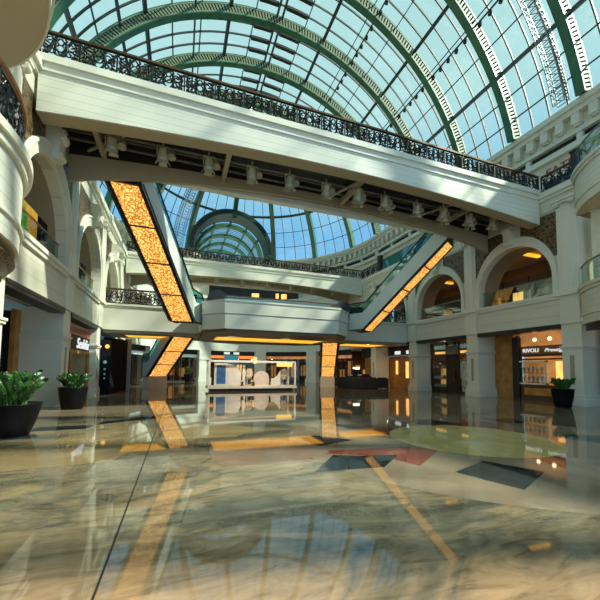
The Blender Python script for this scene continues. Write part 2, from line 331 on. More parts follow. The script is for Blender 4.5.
# ------------------------------------------------------------------ side walls
PN = [9.65, 15.18, 20.71, 26.24]       # near edge of each pier
PW = .85
ARCR, SPR = 2.1, 6.15
def arc(c, z, r, n=24, a0=pi, a1=0.0, rz=None):
    rz = rz or r
    return [(c+r*cos(a0+(a1-a0)*i/n), z+rz*sin(a0+(a1-a0)*i/n)) for i in range(n+1)]
def side_wall(s, nm):
    def X(d): return CX + s*(HW+d)
    def bx(m, d0, d1, y0, y1, z0, z1):
        a, b_ = X(d0), X(d1); m.box(min(a,b_), max(a,b_), y0, y1, z0, z1)
    def px(m, poly, d0, d1): m.prism(poly, 'x', *sorted((X(d0),X(d1))))
    w = MB(); AD = 1.5 if s > 0 else 3.2
    bx(w, 0, 1.0, PN[0]+PW, 31.8, 3.77, 5.24)                  # first-floor band
    vaults = []
    for i in range(3):
        ya, yb = PN[i]+PW, PN[i+1]; c = (ya+yb)/2
        px(w, [(ya,5.24),(ya,9.4),(yb,9.4),(yb,5.24),(c+ARCR,5.24)] + arc(c,SPR,ARCR,28,0,pi) + [(c-ARCR,5.24)], 0, .35)
        vt = MB(); px(vt, [(ya,5.24),(ya,9.0),(yb,9.0),(yb,5.24),(c+ARCR+.03,5.24)] + arc(c,SPR,ARCR+.03,28,0,pi) + [(c-ARCR-.03,5.24)], .36, AD); vaults.append(vt)
    bx(w, 0, .9, PN[3]+PW, 31.8, 5.24, 9.4)
    bx(w, -.06, .9, PN[0], 31.8, 9.4, 10.4)                    # entablature
    wall = struct(w.build('wall_'+nm, WALLCLAD))
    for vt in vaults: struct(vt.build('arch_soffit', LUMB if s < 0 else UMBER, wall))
    for i, y in enumerate(PN):
        p = MB(); dd = 1.37
        bx(p, 0, dd, y, y+PW, .0, 3.77)
        bx(p, -.09, dd+.02, y-.09, y+PW+.09, 0, .34); bx(p, -.06, dd+.02, y-.06, y+PW+.06, .34, .5)
        bx(p, -.05, dd, y-.05, y+PW+.05, 2.58, 2.66); bx(p, -.08, dd, y-.08, y+PW+.08, 2.66, 2.74)
        bx(p, -.08, .02, y, y+PW, 3.77, 9.5)
        bx(p, -.13, .02, y+.18, y+PW-.18, 5.35, 9.3)
        bx(p, -.2, .02, y-.06, y+PW+.06, 5.1, 5.3); bx(p, -.16, .02, y-.03, y+PW+.03, 5.3, 5.42)
        pier = p.build('pier', WHITE, wall, bevel=.012); struct(pier)
        q = MB(); bx(q, -.012, .02, y+.34, y+.52, .95, 2.3); struct(q.build('inset_panel', TAUPE, pier))
        q = MB(); bx(q, -.2, .0, y-.06, y+PW+.06, 9.5, 9.62); bx(q, -.28, .0, y-.1, y+PW+.1, 9.62, 9.72)
        for t in (-.02, PW-.2):
            q.lathe([(.0,0),(.13,0),(.13,.22),(.0,.22)], (X(-.14), y+t, 9.5), 14, Matrix.Rotation(-pi/2,3,'X'))
        struct(q.build('capital', WHITE, pier))
    m = MB(); bx(m, -.14, 0, PN[0]-.1, 31.8, 5.14, 5.28); bx(m, -.09, 0, PN[0]-.1, 31.8, 5.0, 5.14)
    bx(m, -.16, 0, PN[0], 31.8, 10.0, 10.14); bx(m, -.26, 0, PN[0], 31.8, 10.14, 10.42)
    struct(m.build('string_moulding', WHITE, wall))
    for i in range(3):
        ya, yb = PN[i]+PW, PN[i+1]; c = (ya+yb)/2; RX, RZ = 2.33, 2.62
        m = MB()
        px(m, [(c-ARCR,5.28)] + arc(c,SPR,ARCR,28) + [(c+ARCR,5.28),(c+RX,5.28)] + arc(c,SPR,RX,28,0,pi,RZ) + [(c-RX,5.28)], -.13, .0)
        px(m, arc(c,SPR,RX-.02,28,pi,0,RZ-.02) + arc(c,SPR,RX-.10,28,0,pi,RZ-.10), -.17, -.13)
        struct(m.build('arch_moulding', WHITE, wall))
        for g_ in (-1, 1):
            m = MB(); pts = [(c+g_*(RX+.01)*cos(a), SPR+(RZ+.02)*sin(a)) for a in [R(22+5*k) for k in range(12)]]
            px(m, [(c+g_*RX, 9.3)] + [(c+g_*RX, pts[0][1])] + pts + [(pts[-1][0], 9.3)], -.04, 0)
            struct(m.build('spandrel_panel', BRZ, wall))
        m = MB(); px(m, [(c-.2,8.35),(c+.2,8.35),(c+.3,9.4),(c-.3,9.4)], -.34, 0)
        m.lathe([(.0,-.26),(.16,-.26),(.16,.26),(.0,.26)], (X(-.32), c, 9.2), 14, Matrix.Rotation(-pi/2,3,'X'))
        m.lathe([(.0,-.2),(.1,-.2),(.1,.2),(.0,.2)], (X(-.34), c, 8.5), 14, Matrix.Rotation(-pi/2,3,'X'))
        struct(m.build('keystone_scroll', WHITE, wall))
        m = MB(); bx(m, -.03, .5, ya, yb, 3.58, 3.8); bx(m, -.05, .5, ya, yb, 3.68, 3.72)  # dark strip paints the shadow gap below the wall band
        struct(m.build('shadow_gap_strip', DARKM, wall))
    # galleries behind the arches
    m = MB(); bx(m, 1.0, 7.0, -2, 31.8, 4.95, 5.2); struct(m.build('gallery_slab', TAUPE, wall))
    m = MB(); bx(m, .9, 7.0, 9.65, 31.8, 9.02, 9.3); bx(m, 0, 4.1, 9.65, 31.8, 9.4, 10.4); bx(m, 1.37, 6.5, 9.65, 31.8, 3.85, 4.0); struct(m.build('gallery_ceiling', SHADEBEIGE, wall))
    m = MB(); bx(m, 6.0, 6.2, -2, 31.8, 5.2, 9.0); struct(m.build('gallery_back_wall', DWOOD if s > 0 else SHADEBEIGE, wall))
    # third storey wall, cornice, dentils
    m = MB(); bx(m, 4.11, 4.5, -8, 31.8, 10.4, 14.3); struct(m.build('upper_wall', CREAM if s > 0 else WHITE, wall))
    m = MB(); bx(m, 4.05, 4.5, -8, 31.8, 14.62, 15.08); struct(m.build('clerestory_gap', BLACK, wall))
    m = MB(); bx(m, 3.75, 4.2, -8, 31.8, 14.28, 14.62)
    for k in range(14): bx(m, 3.85, 4.3, -6.3+2.95*k, -6.0+2.95*k, 14.55, 15.1)
    struct(m.build('ledge_beam', WHITE, wall))
    m = MB()
    bx(m, 3.75, 4.5, -8, 31.8, 15.05, 15.3); bx(m, 3.9, 4.5, -8, 31.8, 15.3, 16.05); bx(m, 3.45, 4.5, -8, 31.8, 16.05, 16.3); bx(m, 3.25, 4.5, -8, 31.8, 16.3, 16.62); bx(m, 3.6, 4.6, -8, 31.8, 16.62, 16.85)
    struct(m.build('cornice', CREAM, wall))
    m = MB(); k = -7.6
    while k < 31.5: bx(m, 3.5, 3.92, k, k+.42, 15.45, 16.05); bx(m, 3.6, 3.92, k+.06, k+.36, 15.35, 15.45); k += .86
    struct(m.build('dentil_row', CREAM, wall))
    # rounded balconies in the near bay
    cc, cr = 2.0, 3.78; A = R(58)
    def ring(r, a): return (X(cc - r*cos(a)), 6.5 + r*sin(a))
    NA = 28; angs = [-A + 2*A*i/NA for i in range(NA+1)]
    for (z0, z1, r0, mt, nm2) in ((3.62,5.24,cr-(.26 if s < 0 else .08),CLAD,'curved_balcony'),(8.7,10.4,cr,CLAD,'curved_balcony')):
        m = MB()
        out = [ring(r0,a) for a in angs]
        m.prism(out, 'z', z0, z1)
        bal = m.build(nm2, mt, wall); struct(bal)
        q = MB()
        def lip(dr, za, zb): q.loop([[(*ring(r0-.3,a),za),(*ring(r0+dr,a),za),(*ring(r0+dr,a),zb),(*ring(r0-.3,a),zb)] for a in angs])
        lip(.07, z1-.24, z1-.1); lip(.14, z1-.1, z1+.04); lip(.05, z0+.36, z0+.42)
        struct(q.build('balcony_moulding', WHITE, bal))
        q = MB(); q.prism([ring(r0-.05,a) for a in angs], 'z', z0-.03, z0-.005); struct(q.build('balcony_soffit', SHADEBEIGE, bal))
        if z0 < 5 and s > 0:
            q = MB(); q.prism([ring(r0-.12,a) for a in angs], 'z', 3.36, 3.6); struct(q.build('shadow_gap_strip', DARKM, bal))  # painted shadow strip continued under the rounded balcony
        if z0 < 5 and s < 0:
            q = MB(); r0 -= .28
            q.loop([[(*ring(r0-.3,a),3.28),(*ring(r0+.14,a),3.30),(*ring(r0+.24,a),3.42),(*ring(r0+.12,a),3.58),(*ring(r0-.3,a),3.6)] for a in angs])
            q.loop([[(*ring(r0-.4,a),3.0),(*ring(r0-.06,a),3.02),(*ring(r0+.06,a),3.14),(*ring(r0-.02,a),3.28),(*ring(r0-.4,a),3.28)] for a in angs])
            struct(q.build('balcony_frieze', RING, bal))
    # inner jambs and soffit behind the rounded balcony, first floor
    m = MB()
    bx(m, .0, 1.4, PN[0]-.0, PN[0]+.02, 5.2, 8.7); bx(m, .35, .9, 8.75, 9.3, 5.2, 8.7); bx(m, 1.2, 1.8, 8.5, 9.2, 5.2, 8.7)
    struct(m.build('balcony_jamb', CREAM, wall))
    m = MB(); bx(m, 1.3, 1.5, 2, PN[0]+.3, 0, 4.97); bx(m, .9, 1.4, 8.9, 9.2, 0, 4.97); struct(m.build('ground_wall', plain('brown_shop_wall_'+nm, (.30,.19,.10), .5), wall))
    return wall, X, bx, px, ring, angs, cr
WR, XRf, bxR, pxR, ringR, angs, cr = side_wall(1, 'right')
WL, XLf, bxL, pxL, ringL, _, _ = side_wall(-1, 'left')

# ------------------------------------------------------------------ far apse wall
def pol(r, a, z=None):
    p = (CX + r*cos(a), APY + r*sin(a)); return p if z is None else (p[0],p[1],z)
def polring(m, r0, r1, z0, z1, a0, a1, n=24):
    m.loop([[pol(r0,a0+(a1-a0)*i/n,z0),pol(r1,a0+(a1-a0)*i/n,z0),pol(r1,a0+(a1-a0)*i/n,z1),pol(r0,a0+(a1-a0)*i/n,z1)] for i in range(n+1)])
m = MB(); polring(m, HW, HW+1, 3.75, 5.24, 0, pi, 48); polring(m, HW, HW+.8, 8.9, 10.4, 0, pi, 48); polring(m, HW-.15, HW, 5.0, 5.26, 0, pi, 48); polring(m, HW-.2, HW, 10.1, 10.42, 0, pi, 48)
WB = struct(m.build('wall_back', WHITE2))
for a in (90-93.75, 90-56.25, 90-18.75, 90+18.75, 90+56.25, 90+93.75):
    if not 0 <= a <= 180: continue
    p = MB(); polring(p, HW-.05, HW+1.5, 0, 3.75, R(a-3.9), R(a+3.9), 3); polring(p, HW-.13, HW+1.5, 0, .45, R(a-4.4), R(a+4.4), 3); polring(p, HW-.12, HW+1.2, 2.6, 2.74, R(a-4.3), R(a+4.3), 3)
    polring(p, HW-.05, HW+.8, 5.24, 8.9, R(a-3.9), R(a+3.9), 3)
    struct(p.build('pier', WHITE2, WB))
m = MB(); polring(m, 14.75, 15.1, 10.4, 14.3, 0, pi, 48); polring(m, HW, 15, 10.2, 10.4, 0, pi, 48); polring(m, HW+.1, 15, 8.7, 8.9, 0, pi, 48); struct(m.build('upper_wall', CREAM, WB))
m = MB(); polring(m, 14.65, 15, 14.62, 15.08, 0, pi, 48); struct(m.build('clerestory_gap', BLACK, WB))
m = MB(); polring(m, 14.3, 14.8, 14.28, 14.62, 0, pi, 48)
for k in range(16): polring(m, 14.4, 14.9, 14.55, 15.1, pi*k/15.9, pi*k/15.9+.02, 1)
struct(m.build('ledge_beam', WHITE, WB))
m = MB()
for r0, z0, z1 in ((14.3,15.05,15.3),(14.45,15.3,16.05),(14.0,16.05,16.3),(13.8,16.3,16.62),(14.15,16.62,16.85)): polring(m, r0, 15.1, z0, z1, 0, pi, 48)
struct(m.build('cornice', CREAM, WB))
m = MB()
for k in range(52): polring(m, 14.05, 14.5, 15.4, 16.05, pi*k/52+.01, pi*k/52+.04, 1)
struct(m.build('dentil_row', CREAM, WB))
m = MB(); polring(m, HW+3.4, HW+3.6, 0, 3.75, 0, pi, 40); struct(m.build('shop_back_wall', DWOOD, WB))
m = MB(); polring(m, HW+3.4, HW+3.6, 5.2, 8.7, 0, pi, 40); struct(m.build('gallery_back_wall', SHADEBEIGE, WB))
m = MB(); polring(m, HW+1.0, HW+3.5, 3.75, 3.9, 0, pi, 40); polring(m, HW+1.0, HW+3.5, 5.0, 5.2, 0, pi, 40); struct(m.build('gallery_slab', TAUPE, WB))

# ------------------------------------------------------------------ glazed vault, dome, tunnel arch
RIBY = [22.98 + 4.017*k for k in range(-7, 3)]
Y0, Y1 = RIBY[0], RIBY[-1]
def vp(a, y, r=VR): return (CX + r*cos(a), y, VZ + r*sin(a))
A0, A1 = R(12.5), R(167.5)
m = MB(); m.strip([[vp(A0+(A1-A0)*i/64, y) for i in range(65)] for y in (Y0, APY)])
CEIL = struct(m.build('ceiling', GROOF, smooth=True))
def arcs(n): return [A0+(A1-A0)*i/n for i in range(n+1)]
rib0 = None
m = MB()
m.loop([[vp(a,-.23,13.86),vp(a,.23,13.86),vp(a,.23,13.94),vp(a,-.23,13.94)] for a in arcs(72)])
m.loop([[vp(a,-.22,14.6),vp(a,.22,14.6),vp(a,.22,14.68),vp(a,-.22,14.68)] for a in arcs(72)])
rb = m.build('rib', GREEN, CEIL)
la = MB(); n = 170
for i in range(n):
    a = A0+(A1-A0)*(i+.5)/n; h = .062/14; k_ = .05/14
    for yy in (-.21, .13): la.loop([[vp(a-h-k_,yy,13.93),vp(a+h-k_,yy,13.93),vp(a+h-k_,yy+.08,13.93),vp(a-h-k_,yy+.08,13.93)],[vp(a-h+k_,yy,14.57),vp(a+h+k_,yy,14.57),vp(a+h+k_,yy+.08,14.57),vp(a-h+k_,yy+.08,14.57)]])
for yy in (-.225, .145):
    for r_ in (13.94, 14.53): la.loop([[vp(a,yy,r_),vp(a,yy+.08,r_),vp(a,yy+.08,r_+.07),vp(a,yy,r_+.07)] for a in arcs(72)])
lo = la.build('rib_lattice', RUNG, rb)
bk = MB(); bk.loop([[vp(a,-.03,13.94),vp(a,.03,13.94),vp(a,.03,14.56),vp(a,-.03,14.56)] for a in arcs(72)]); bo = bk.build('rib_web', GREEN2, rb)
for i, y in enumerate(RIBY):
    if i == 0: rb.location = (0,y,0); struct(rb); struct(lo); struct(bo); continue
    c = dup_child(rb, CEIL, (0,y,0))
    for g_ in (lo, bo): dup_child(g_, c, (0,0,0))
def purlin(a, r, w, h, mat, nm='purlin', y0=None, y1=None):
    m = MB(); P = [vp(a-w/2/r, 0, r-h), vp(a+w/2/r, 0, r-h), vp(a+w/2/r, 0, r), vp(a-w/2/r, 0, r)]
    m.loop([[(p[0],y,p[2]) for p in P] for y in ((Y0 if y0 is None else y0), (APY if y1 is None else y1))])
    return struct(m.build(nm, mat, CEIL))
for a in (29.4, 51, 75.5, 104.5, 129, 150.6): purlin(R(a), 14.62, .22, .2, PURL if a < 40 or a > 140 else MULL)
for a in (42.5, 65, 115, 137.5): purlin(R(a), 14.35, .1, .1, MULL, 'light_rail')
for a in (89.2, 90.8): purlin(R(a), 14.7, .12, .22, MULL, 'ridge_beam')
m = MB()                                              # thin glazing bars
for k in range(3, 41):
    a = 12.5 + 155*(k-3)/37
for a in [12.9,18.2,23.8] + [36.6,43.8] + [58.9,67] + [82,97] + [112.5,121] + [136,143.4] + [156,162,167.2]:
    P = [vp(R(a)-.03/VR,0,14.62),vp(R(a)+.03/VR,0,14.62),vp(R(a)+.03/VR,0,14.72),vp(R(a)-.03/VR,0,14.72)]
    m.loop([[(p[0],y,p[2]) for p in P] for y in (Y0, APY)])
for i in range(len(RIBY)-1):
    for j in range(1, 4):
        y = RIBY[i]+(RIBY[i+1]-RIBY[i])*j/4
        m.loop([[vp(a,y-.035,14.6),vp(a,y+.035,14.6),vp(a,y+.035,14.72),vp(a,y-.035,14.72)] for a in arcs(48)])
struct(m.build('glazing_bars', MULL, CEIL))
m = MB()                                              # thick vent frames beside the ridge
for i in range(len(RIBY)-1):
    for j in range(0, 4):
        y = RIBY[i]+(RIBY[i+1]-RIBY[i])*(j+.5)/4+.5
        for (b0, b1) in ((82.3,88.8),(91.2,96.8)):
            m.loop([[vp(R(a),y-.13,14.5),vp(R(a),y+.13,14.5),vp(R(a),y+.13,14.7),vp(R(a),y-.13,14.7)] for a in (b0,(b0+b1)/2,b1)])
struct(m.build('vent_frames', DARKM, CEIL))
# dome over the apse
def sp(az, el, r=VR): return (CX + r*cos(el)*cos(az), APY + r*cos(el)*sin(az), VZ + r*sin(el))
E0 = R(12.5)
TUN = (6.1, 5.3, 17.0)                                 # tunnel arch centre x, radius, centre z
def in_tun(p): return hypot(p[0]-TUN[0], p[2]-TUN[2]) < TUN[1]-.1 and p[1] > 40
m = MB(); NAZ, NEL = 96, 40
for i in range(NAZ):
    for j in range(NEL):
        q = [(i,j),(i+1,j),(i+1,j+1),(i,j+1)]
        ps = [sp(pi*a/NAZ, E0+(pi/2-E0)*b_/NEL) for a, b_ in q]
        if all(in_tun(p) for p in ps): continue
        m.quad(*ps)
dome = struct(m.build('glass_dome', GROOF, CEIL))
for az in (-8+24.5, 41, 65.5, 90, 114.5, 139, 163.5):
    m = MB(); a = R(az); t = Vector((-sin(a),cos(a),0))
    e0 = E0 if abs(az-90) > 5 else R(34.3)
    def P(e, r, w): p = Vector(sp(a,e,r))+t*w; return tuple(p)
    es = [e0+(R(88)-e0)*i/30 for i in range(31)]
    m.loop([[P(e,14.1,-.27),P(e,14.1,.27),P(e,14.66,.27),P(e,14.66,-.27)] for e in es])
    r_ = struct(m.build('dome_rib', GREEN, CEIL))
    if abs(az-90) > 5:
        m = MB(); K = 90
        for i in range(K):
            e = E0+(R(80)-E0)*(i+.5)/K; h = .08/14
            m.loop([[P(e-h,14.0,w),P(e+h,14.0,w),P(e+h,14.1,w),P(e-h,14.1,w)] for w in (-.16,.16)])
        struct(m.build('rib_lattice', RUNG, r_))
def dring(m, e, w, r0, r1):
    n = 64; m.loop([[sp(pi*i/n,e-w/14,r0),sp(pi*i/n,e-w/14,r1),sp(pi*i/n,e+w/14,r1),sp(pi*i/n,e+w/14,r0)] for i in range(n+1)])
m = MB(); dring(m, R(35.8), .13, 14.3, 14.68); struct(m.build('dome_ring', GREEN2, CEIL))
m = MB()
for e in (20, 27.5, 44, 52, 60, 68, 76):
    if e > 35 : dring(m, R(e), .03, 14.62, 14.72)
    else:
        for i in range(64):
            a, b_ = pi*i/64, pi*(i+1)/64
            if in_tun(sp(a,R(e))) or in_tun(sp(b_,R(e))): continue
            m.bar(sp(a,R(e),14.66), sp(b_,R(e),14.66), .06, .06)
for az in [16.5+24.5*(k+q/4) for k in range(-1,7) for q in (1,2,3)]:
    if not 2 < az < 178: continue
    es = [E0+(R(84)-E0)*i/24 for i in range(25)]
    for u, w in zip(es, es[1:]):
        if in_tun(sp(R(az),u)): continue
        m.bar(sp(R(az),u,14.66), sp(R(az),w,14.66), .06, .06)
struct(m.build('dome_glazing_bars', MULL, CEIL))
# tunnel vault that opens through the dome
tx, tr, tz = TUN
def tp(a, y, r): return (tx+r*cos(a), y, tz+r*sin(a))
n = 40; TA = [-.08+(pi+.16)*i/n for i in range(n+1)]
m = MB(); m.loop([[tp(a,42.9,tr-.55),tp(a,42.9,tr+.1),tp(a,45.4,tr+.1),tp(a,45.4,tr-.62)] for a in TA])
tun = struct(m.build('tunnel_arch', GREEN2, CEIL))
m = MB()
for i in range(46):
    a = pi*(i+.5)/46; m.loop([[tp(a-.012,y,tr-.0),tp(a+.012,y,tr-.0),tp(a+.012,y,tr-.45),tp(a-.012,y,tr-.45)] for y in (42.82,42.94)])
struct(m.build('arch_tracery', DARKM, tun))
m = MB()
for y in (46.5, 50, 53.5, 57): m.loop([[tp(a,y-.35,tr-.95),tp(a,y+.35,tr-.95),tp(a,y+.35,tr-.55),tp(a,y-.35,tr-.55)] for a in TA])
for a in (35,62,90,118,145): m.loop([[tp(R(a)-.03,y,tr-.75),tp(R(a)+.03,y,tr-.75),tp(R(a)+.03,y,tr-.6),tp(R(a)-.03,y,tr-.6)] for y in (45.4,60)])
struct(m.build('tunnel_ribs', GREEN, tun))
m = MB(); m.strip([[tp(a,y,tr-.6) for a in TA] for y in (45.4, 60)]); struct(m.build('tunnel_glass', GROOF, tun))
m = MB()
for k in range(26):
    y = 45.8+k*.55; m.loop([[tp(a,y-.04,tr-.66),tp(a,y+.04,tr-.66),tp(a,y+.04,tr-.6),tp(a,y-.04,tr-.6)] for a in TA])
struct(m.build('tunnel_glazing_bars', MULL, tun))
m = MB(); m.prism([tp(a,0,tr-.5)[::2] for a in TA], 'y', 60, 60.2); m.box(tx-tr, tx+tr, 45.5, 60.2, 15.6, 16.9); struct(m.build('tunnel_end_wall', WHITE2, tun))

# ------------------------------------------------------------------ wrought-iron scroll railing
def spiral(cx, cz, r0, turns, a0, n=26, sgn=1):
    return [(cx + r0*(1-.82*t)*cos(a0+sgn*2*pi*turns*t), 0, cz + r0*(1-.82*t)*sin(a0+sgn*2*pi*turns*t)) for t in [i/n for i in range(n+1)]]
def scroll_mesh(w=1.0, h=.68, z0=.07, r=.026):
    m = MB()
    def T(p, rr=r): m.tube(p, rr, 4)
    for sx in (-1, 1):
        T(spiral(sx*.26*w, z0+h*.70, .19, 1.5, pi/2 if sx > 0 else pi/2, 26, -sx))
        T(spiral(sx*.24*w, z0+h*.28, .17, 1.4, -pi/2, 26, sx))
        T([(sx*(.05+.40*t)*w, 0, z0+h*(.5+.34*sin(2*pi*t+.6))) for t in [i/14 for i in range(15)]])
        T([(sx*(.46-.10*sin(pi*t))*w, 0, z0+h*t) for t in [i/10 for i in range(11)]])
        T([(sx*(.02+.16*sin(pi*t))*w, 0, z0+h*t) for t in [i/10 for i in range(11)]], r*1.1)
        for t in (.16,.34,.52,.7,.86):
            a = sx*(.34*w); T([(a,0,z0+h*t),(a+sx*.05,0.0,z0+h*t+.05),(a+sx*.10,0,z0+h*t+.02)], r*1.3)
            a = sx*(.12*w); T([(a,0,z0+h*t),(a+sx*.04,0.0,z0+h*t+.06),(a+sx*.0,0,z0+h*t+.1)], r*1.3)
    T([(.10*cos(a), 0, z0+h*.5+.12*sin(a)) for a in [2*pi*i/16 for i in range(17)]])
    m.bar((-.5*w,0,z0-.07),(-.5*w,0,z0+h+.05),.045)
    return m
sm = scroll_mesh(); SCROLL = None
def railing(parent, p, q, h=.8, z=0.0, nm='railing', rail=BRONZE):
    """iron rail between two plan points, panels copied along it"""
    global SCROLL
    p = Vector((p[0],p[1],z)); q = Vector((q[0],q[1],z)); d = q-p; L = d.length; u = d.normalized(); ang = atan2(u.y,u.x)
    m = MB(); m.bar(p+Vector((0,0,.04)), q+Vector((0,0,.04)), .07, .06); m.bar(p+Vector((0,0,h-.07)), q+Vector((0,0,h-.07)), .04, .035)
    k = max(1, round(L/1.0)); w = L/k
    m.bar(q, q+Vector((0,0,h)), .05)
    rl = m.build(nm, IRON, parent)
    m = MB(); m.bar(p+Vector((0,0,h-.02)), q+Vector((0,0,h-.02)), .10, .07); m.build('handrail', rail, rl)
    off = Vector((0,0,0)); pp = parent
    while pp is not None: off += pp.location; pp = pp.parent
    for i in range(k):
        c = p+u*(w*(i+.5))
        if SCROLL is None:
            SCROLL = sm.build('scroll_panel', IRON); SCROLL.parent = rl; o = SCROLL
        else: o = SCROLL.copy(); COL.objects.link(o); o.parent = rl
        o.location = c-off; o.rotation_euler = (0,0,ang); o.scale = (w, 1, (h-.14)/.74)
    return rl

# ------------------------------------------------------------------ the two footbridges
def bridge(name, label, yf, width, x0, x1, slope=True):
    root = thing(name, label, 'footbridge', (CX, yf, 9))
    n = 40
    def tt(x): return (x-x0)/(x1-x0)
    def par(x): return 1-(2*tt(x)-1)**2
    xs = [x0+(x1-x0)*i/n for i in range(n+1)]
    def beam(m, y0, y1, zb, zt): m.loop([[(x,y0,zb(x)),(x,y1,zb(x)),(x,y1,zt(x)),(x,y0,zt(x))] for x in xs])
    m = MB(); beam(m, yf, yf+.5, lambda x: 8.88+.47*par(x), lambda x: 10.3); m.build('front_fascia', CLAD, root)
    m = MB(); beam(m, yf+.02, yf+.55, lambda x: 8.85+.47*par(x), lambda x: 8.879+.47*par(x)); m.build('fascia_soffit', SHADEBEIGE, root)
    m = MB(); beam(m, yf-.05, yf+.2, lambda x: 10.12, lambda x: 10.2); beam(m, yf-.12, yf+.3, lambda x: 10.36, lambda x: 10.58); beam(m, yf-.03, yf+.3, lambda x: 10.2, lambda x: 10.36); m.build('deck_moulding', WHITE, root)
    yr = yf+width
    m = MB(); beam(m, yr, yr+.14, lambda x: 8.42+1.08*par(x)**.8, lambda x: 9.5+.43*par(x)); m.build('rear_beam', SHADEBEIGE, root)
    m = MB(); beam(m, yr+.3, yr+.62, lambda x: 9.3, lambda x: 10.5); m.build('rear_fascia', CLAD, root)
    m = MB(); m.box(x0, x1, yf+.45, yr+.4, 10.05, 10.4); m.build('deck', DARKM, root)
    m = MB(); beam(m, yr-.04, yr+.05, lambda x: 9.46+.43*par(x), lambda x: 10.05); m.build('recess_panel', BLACK, root)
    m = MB()
    for k, (yy, zz, rr) in enumerate(((.9,9.75,.05),(1.25,9.82,.035),(1.7,9.7,.05),(2.15,9.85,.035),(2.5,9.78,.05))):
        m.tube([(x0,yf+yy,zz),(x1,yf+yy,zz)], rr, 6)
    m.build('service_pipes', PIPE, root)
    for i, t in enumerate((.055,.27,.54,.84)):
        m = MB(); X = x0+(x1-x0)*t; m.box(X-.09, X+.09, yf+.5, yr, 9.55, 9.78); m.build('cross_beam', SHADEBEIGE, root)
    for t, d in ((.03,.11),(.5,.045),(.75,.05)):
        m = MB(); m.bar((x0+(x1-x0)*t,yr-.1,9.66),(x0+(x1-x0)*(t+d),yf+.6,9.66), .08); m.build('brace', LAMPM, root)
    railing(root, (x0,yf+.02), (x1,yf+.02), .80, 10.58)
    railing(root, (x0,yr+.5), (x1,yr+.5), .88, 10.5)
    return root
XL_, XR_ = CX-HW, CX+HW
B1 = bridge('footbridge', 'near white footbridge spanning the hall overhead with black scrollwork railing', 11.2, 3.0, XL_+.15, XR_-.15)
B2 = bridge('footbridge', 'far white footbridge under the glass dome, behind the escalators', 28.5, 2.6, XL_+.15, XR_-.1)
# ------------------------------------------------------------------ stage spotlights under the bridges
def spot_proto():
    t = thing('spotlight', '', 'spotlight', (0,0,0), 'spotlights hung under the near footbridge')
    m = MB(); m.tube([(0,0,.36),(0,0,.16)], .035, 8); m.box(-.2,.2,-.03,.03,.13,.17); m.box(-.2,-.17,-.03,.03,-.18,.15); m.box(.17,.2,-.03,.03,-.18,.15); m.build('yoke', LAMPM, t)
    M = Matrix.Rotation(R(16),3,'X')
    m = MB(); m.lathe([(.0,.16),(.10,.16),(.14,.08),(.15,-.14),(.17,-.2),(.17,-.3),(.145,-.3)], (0,0,-.05), 14, M); b_ = m.build('lamp_head', LAMPM, t, smooth=False)
    m = MB(); M3 = Matrix.Rotation(R(-24),3,'X'); m.lathe([(.0,.10),(.08,.10),(.11,.04),(.12,-.1),(.14,-.16),(.14,-.22),(.11,-.2),(.0,-.17)], (.27,.16,.06), 12, M3); m.tube([(.17,0,.14),(.27,.16,.2)], .03, 6); m.build('second_head', LAMPM, t)
    m = MB(); m.lathe([(.0,-.27),(.145,-.27)], (0,0,-.05), 14, M); m.build('lens', GLOWG if False else PROP, b_)
    m = MB()
    for k in range(4):
        a = k*pi/2; M2 = M @ Matrix.Rotation(a,3,'Z')
        ps = [M2 @ Vector(v) for v in ((.17,-.12,-.3),(.17,.12,-.3),(.23,.15,-.42),(.23,-.15,-.42))]
        m.quad(*[(p.x,p.y,p.z-.05) for p in ps])
    m.build('barn_door', LAMPM, b_)
    return t
near = [(-2.43,12.7),(-.79,12.7),(.83,12.7),(2.49,12.7),(4.08,12.7),(5.76,12.75),(7.23,12.6),(8.7,12.7),(10.56,12.75),(12.01,12.6),(13.68,12.6),(7.54,13.1),(9.2,13.15),(12.65,13.15),(14.37,13.1),(15.2,12.5)]
near.sort()
ORD = ['first','second','third','fourth','fifth','sixth','seventh','eighth','ninth','tenth','eleventh','twelfth','thirteenth','fourteenth','fifteenth','sixteenth']
sp0 = spot_proto(); sp0.scale = (1.08,1.08,1.0)
for i, (x, y) in enumerate(near):
    lab = 'cream stage spotlight under the near footbridge, %s from its left end' % ORD[i]
    if i == 0: sp0.location = (x,y,9.42); sp0['label'] = lab; o = sp0
    else: o = dup(sp0, (x,y,9.42 if y < 13 else 9.55), None, lab)
far = [0.6, 2.9, 5.2, 7.5, 9.8, 12.1, 14.4]
for i, x in enumerate(far):
    dup(sp0, (x,29.9,9.45), None, 'small spotlight under the far footbridge, %s from the left' % ORD[i], 'spotlights hung under the far footbridge')

# ------------------------------------------------------------------ central platform (first-floor bridge) with wings
PLAT = thing('platform', 'wide white octagonal first-floor platform bridging the middle of the hall', 'platform', (CX, 22, 3.55))
oct_ = [(1.2,19.6),(2.3,18.4),(9.2,18.4),(10.45,19.6),(10.9,21.8),(10.9,26),(9.4,27.2),(2.6,27.2),(1.1,26),(1.1,21.8)]
def inset(poly, d):
    c = (CX-.3, 22.6); return [(c[0]+(x-c[0])*(1+d), c[1]+(y-c[1])*(1+d)) for x, y in poly]
m = MB(); m.prism(oct_, 'z', 3.72, 4.55); m.build('lower_fascia', WHITE, PLAT)
m = MB(); m.prism(inset(oct_,.008), 'z', 4.57, 5.3); m.build('upper_fascia', WHITE, PLAT)
m = MB(); m.prism(inset(oct_,.016), 'z', 5.24, 5.34); m.build('edge_trim', WHITE, PLAT)
m = MB(); m.prism(inset(oct_,-.03), 'z', 3.56, 3.74); m.build('soffit', DUMB, PLAT)
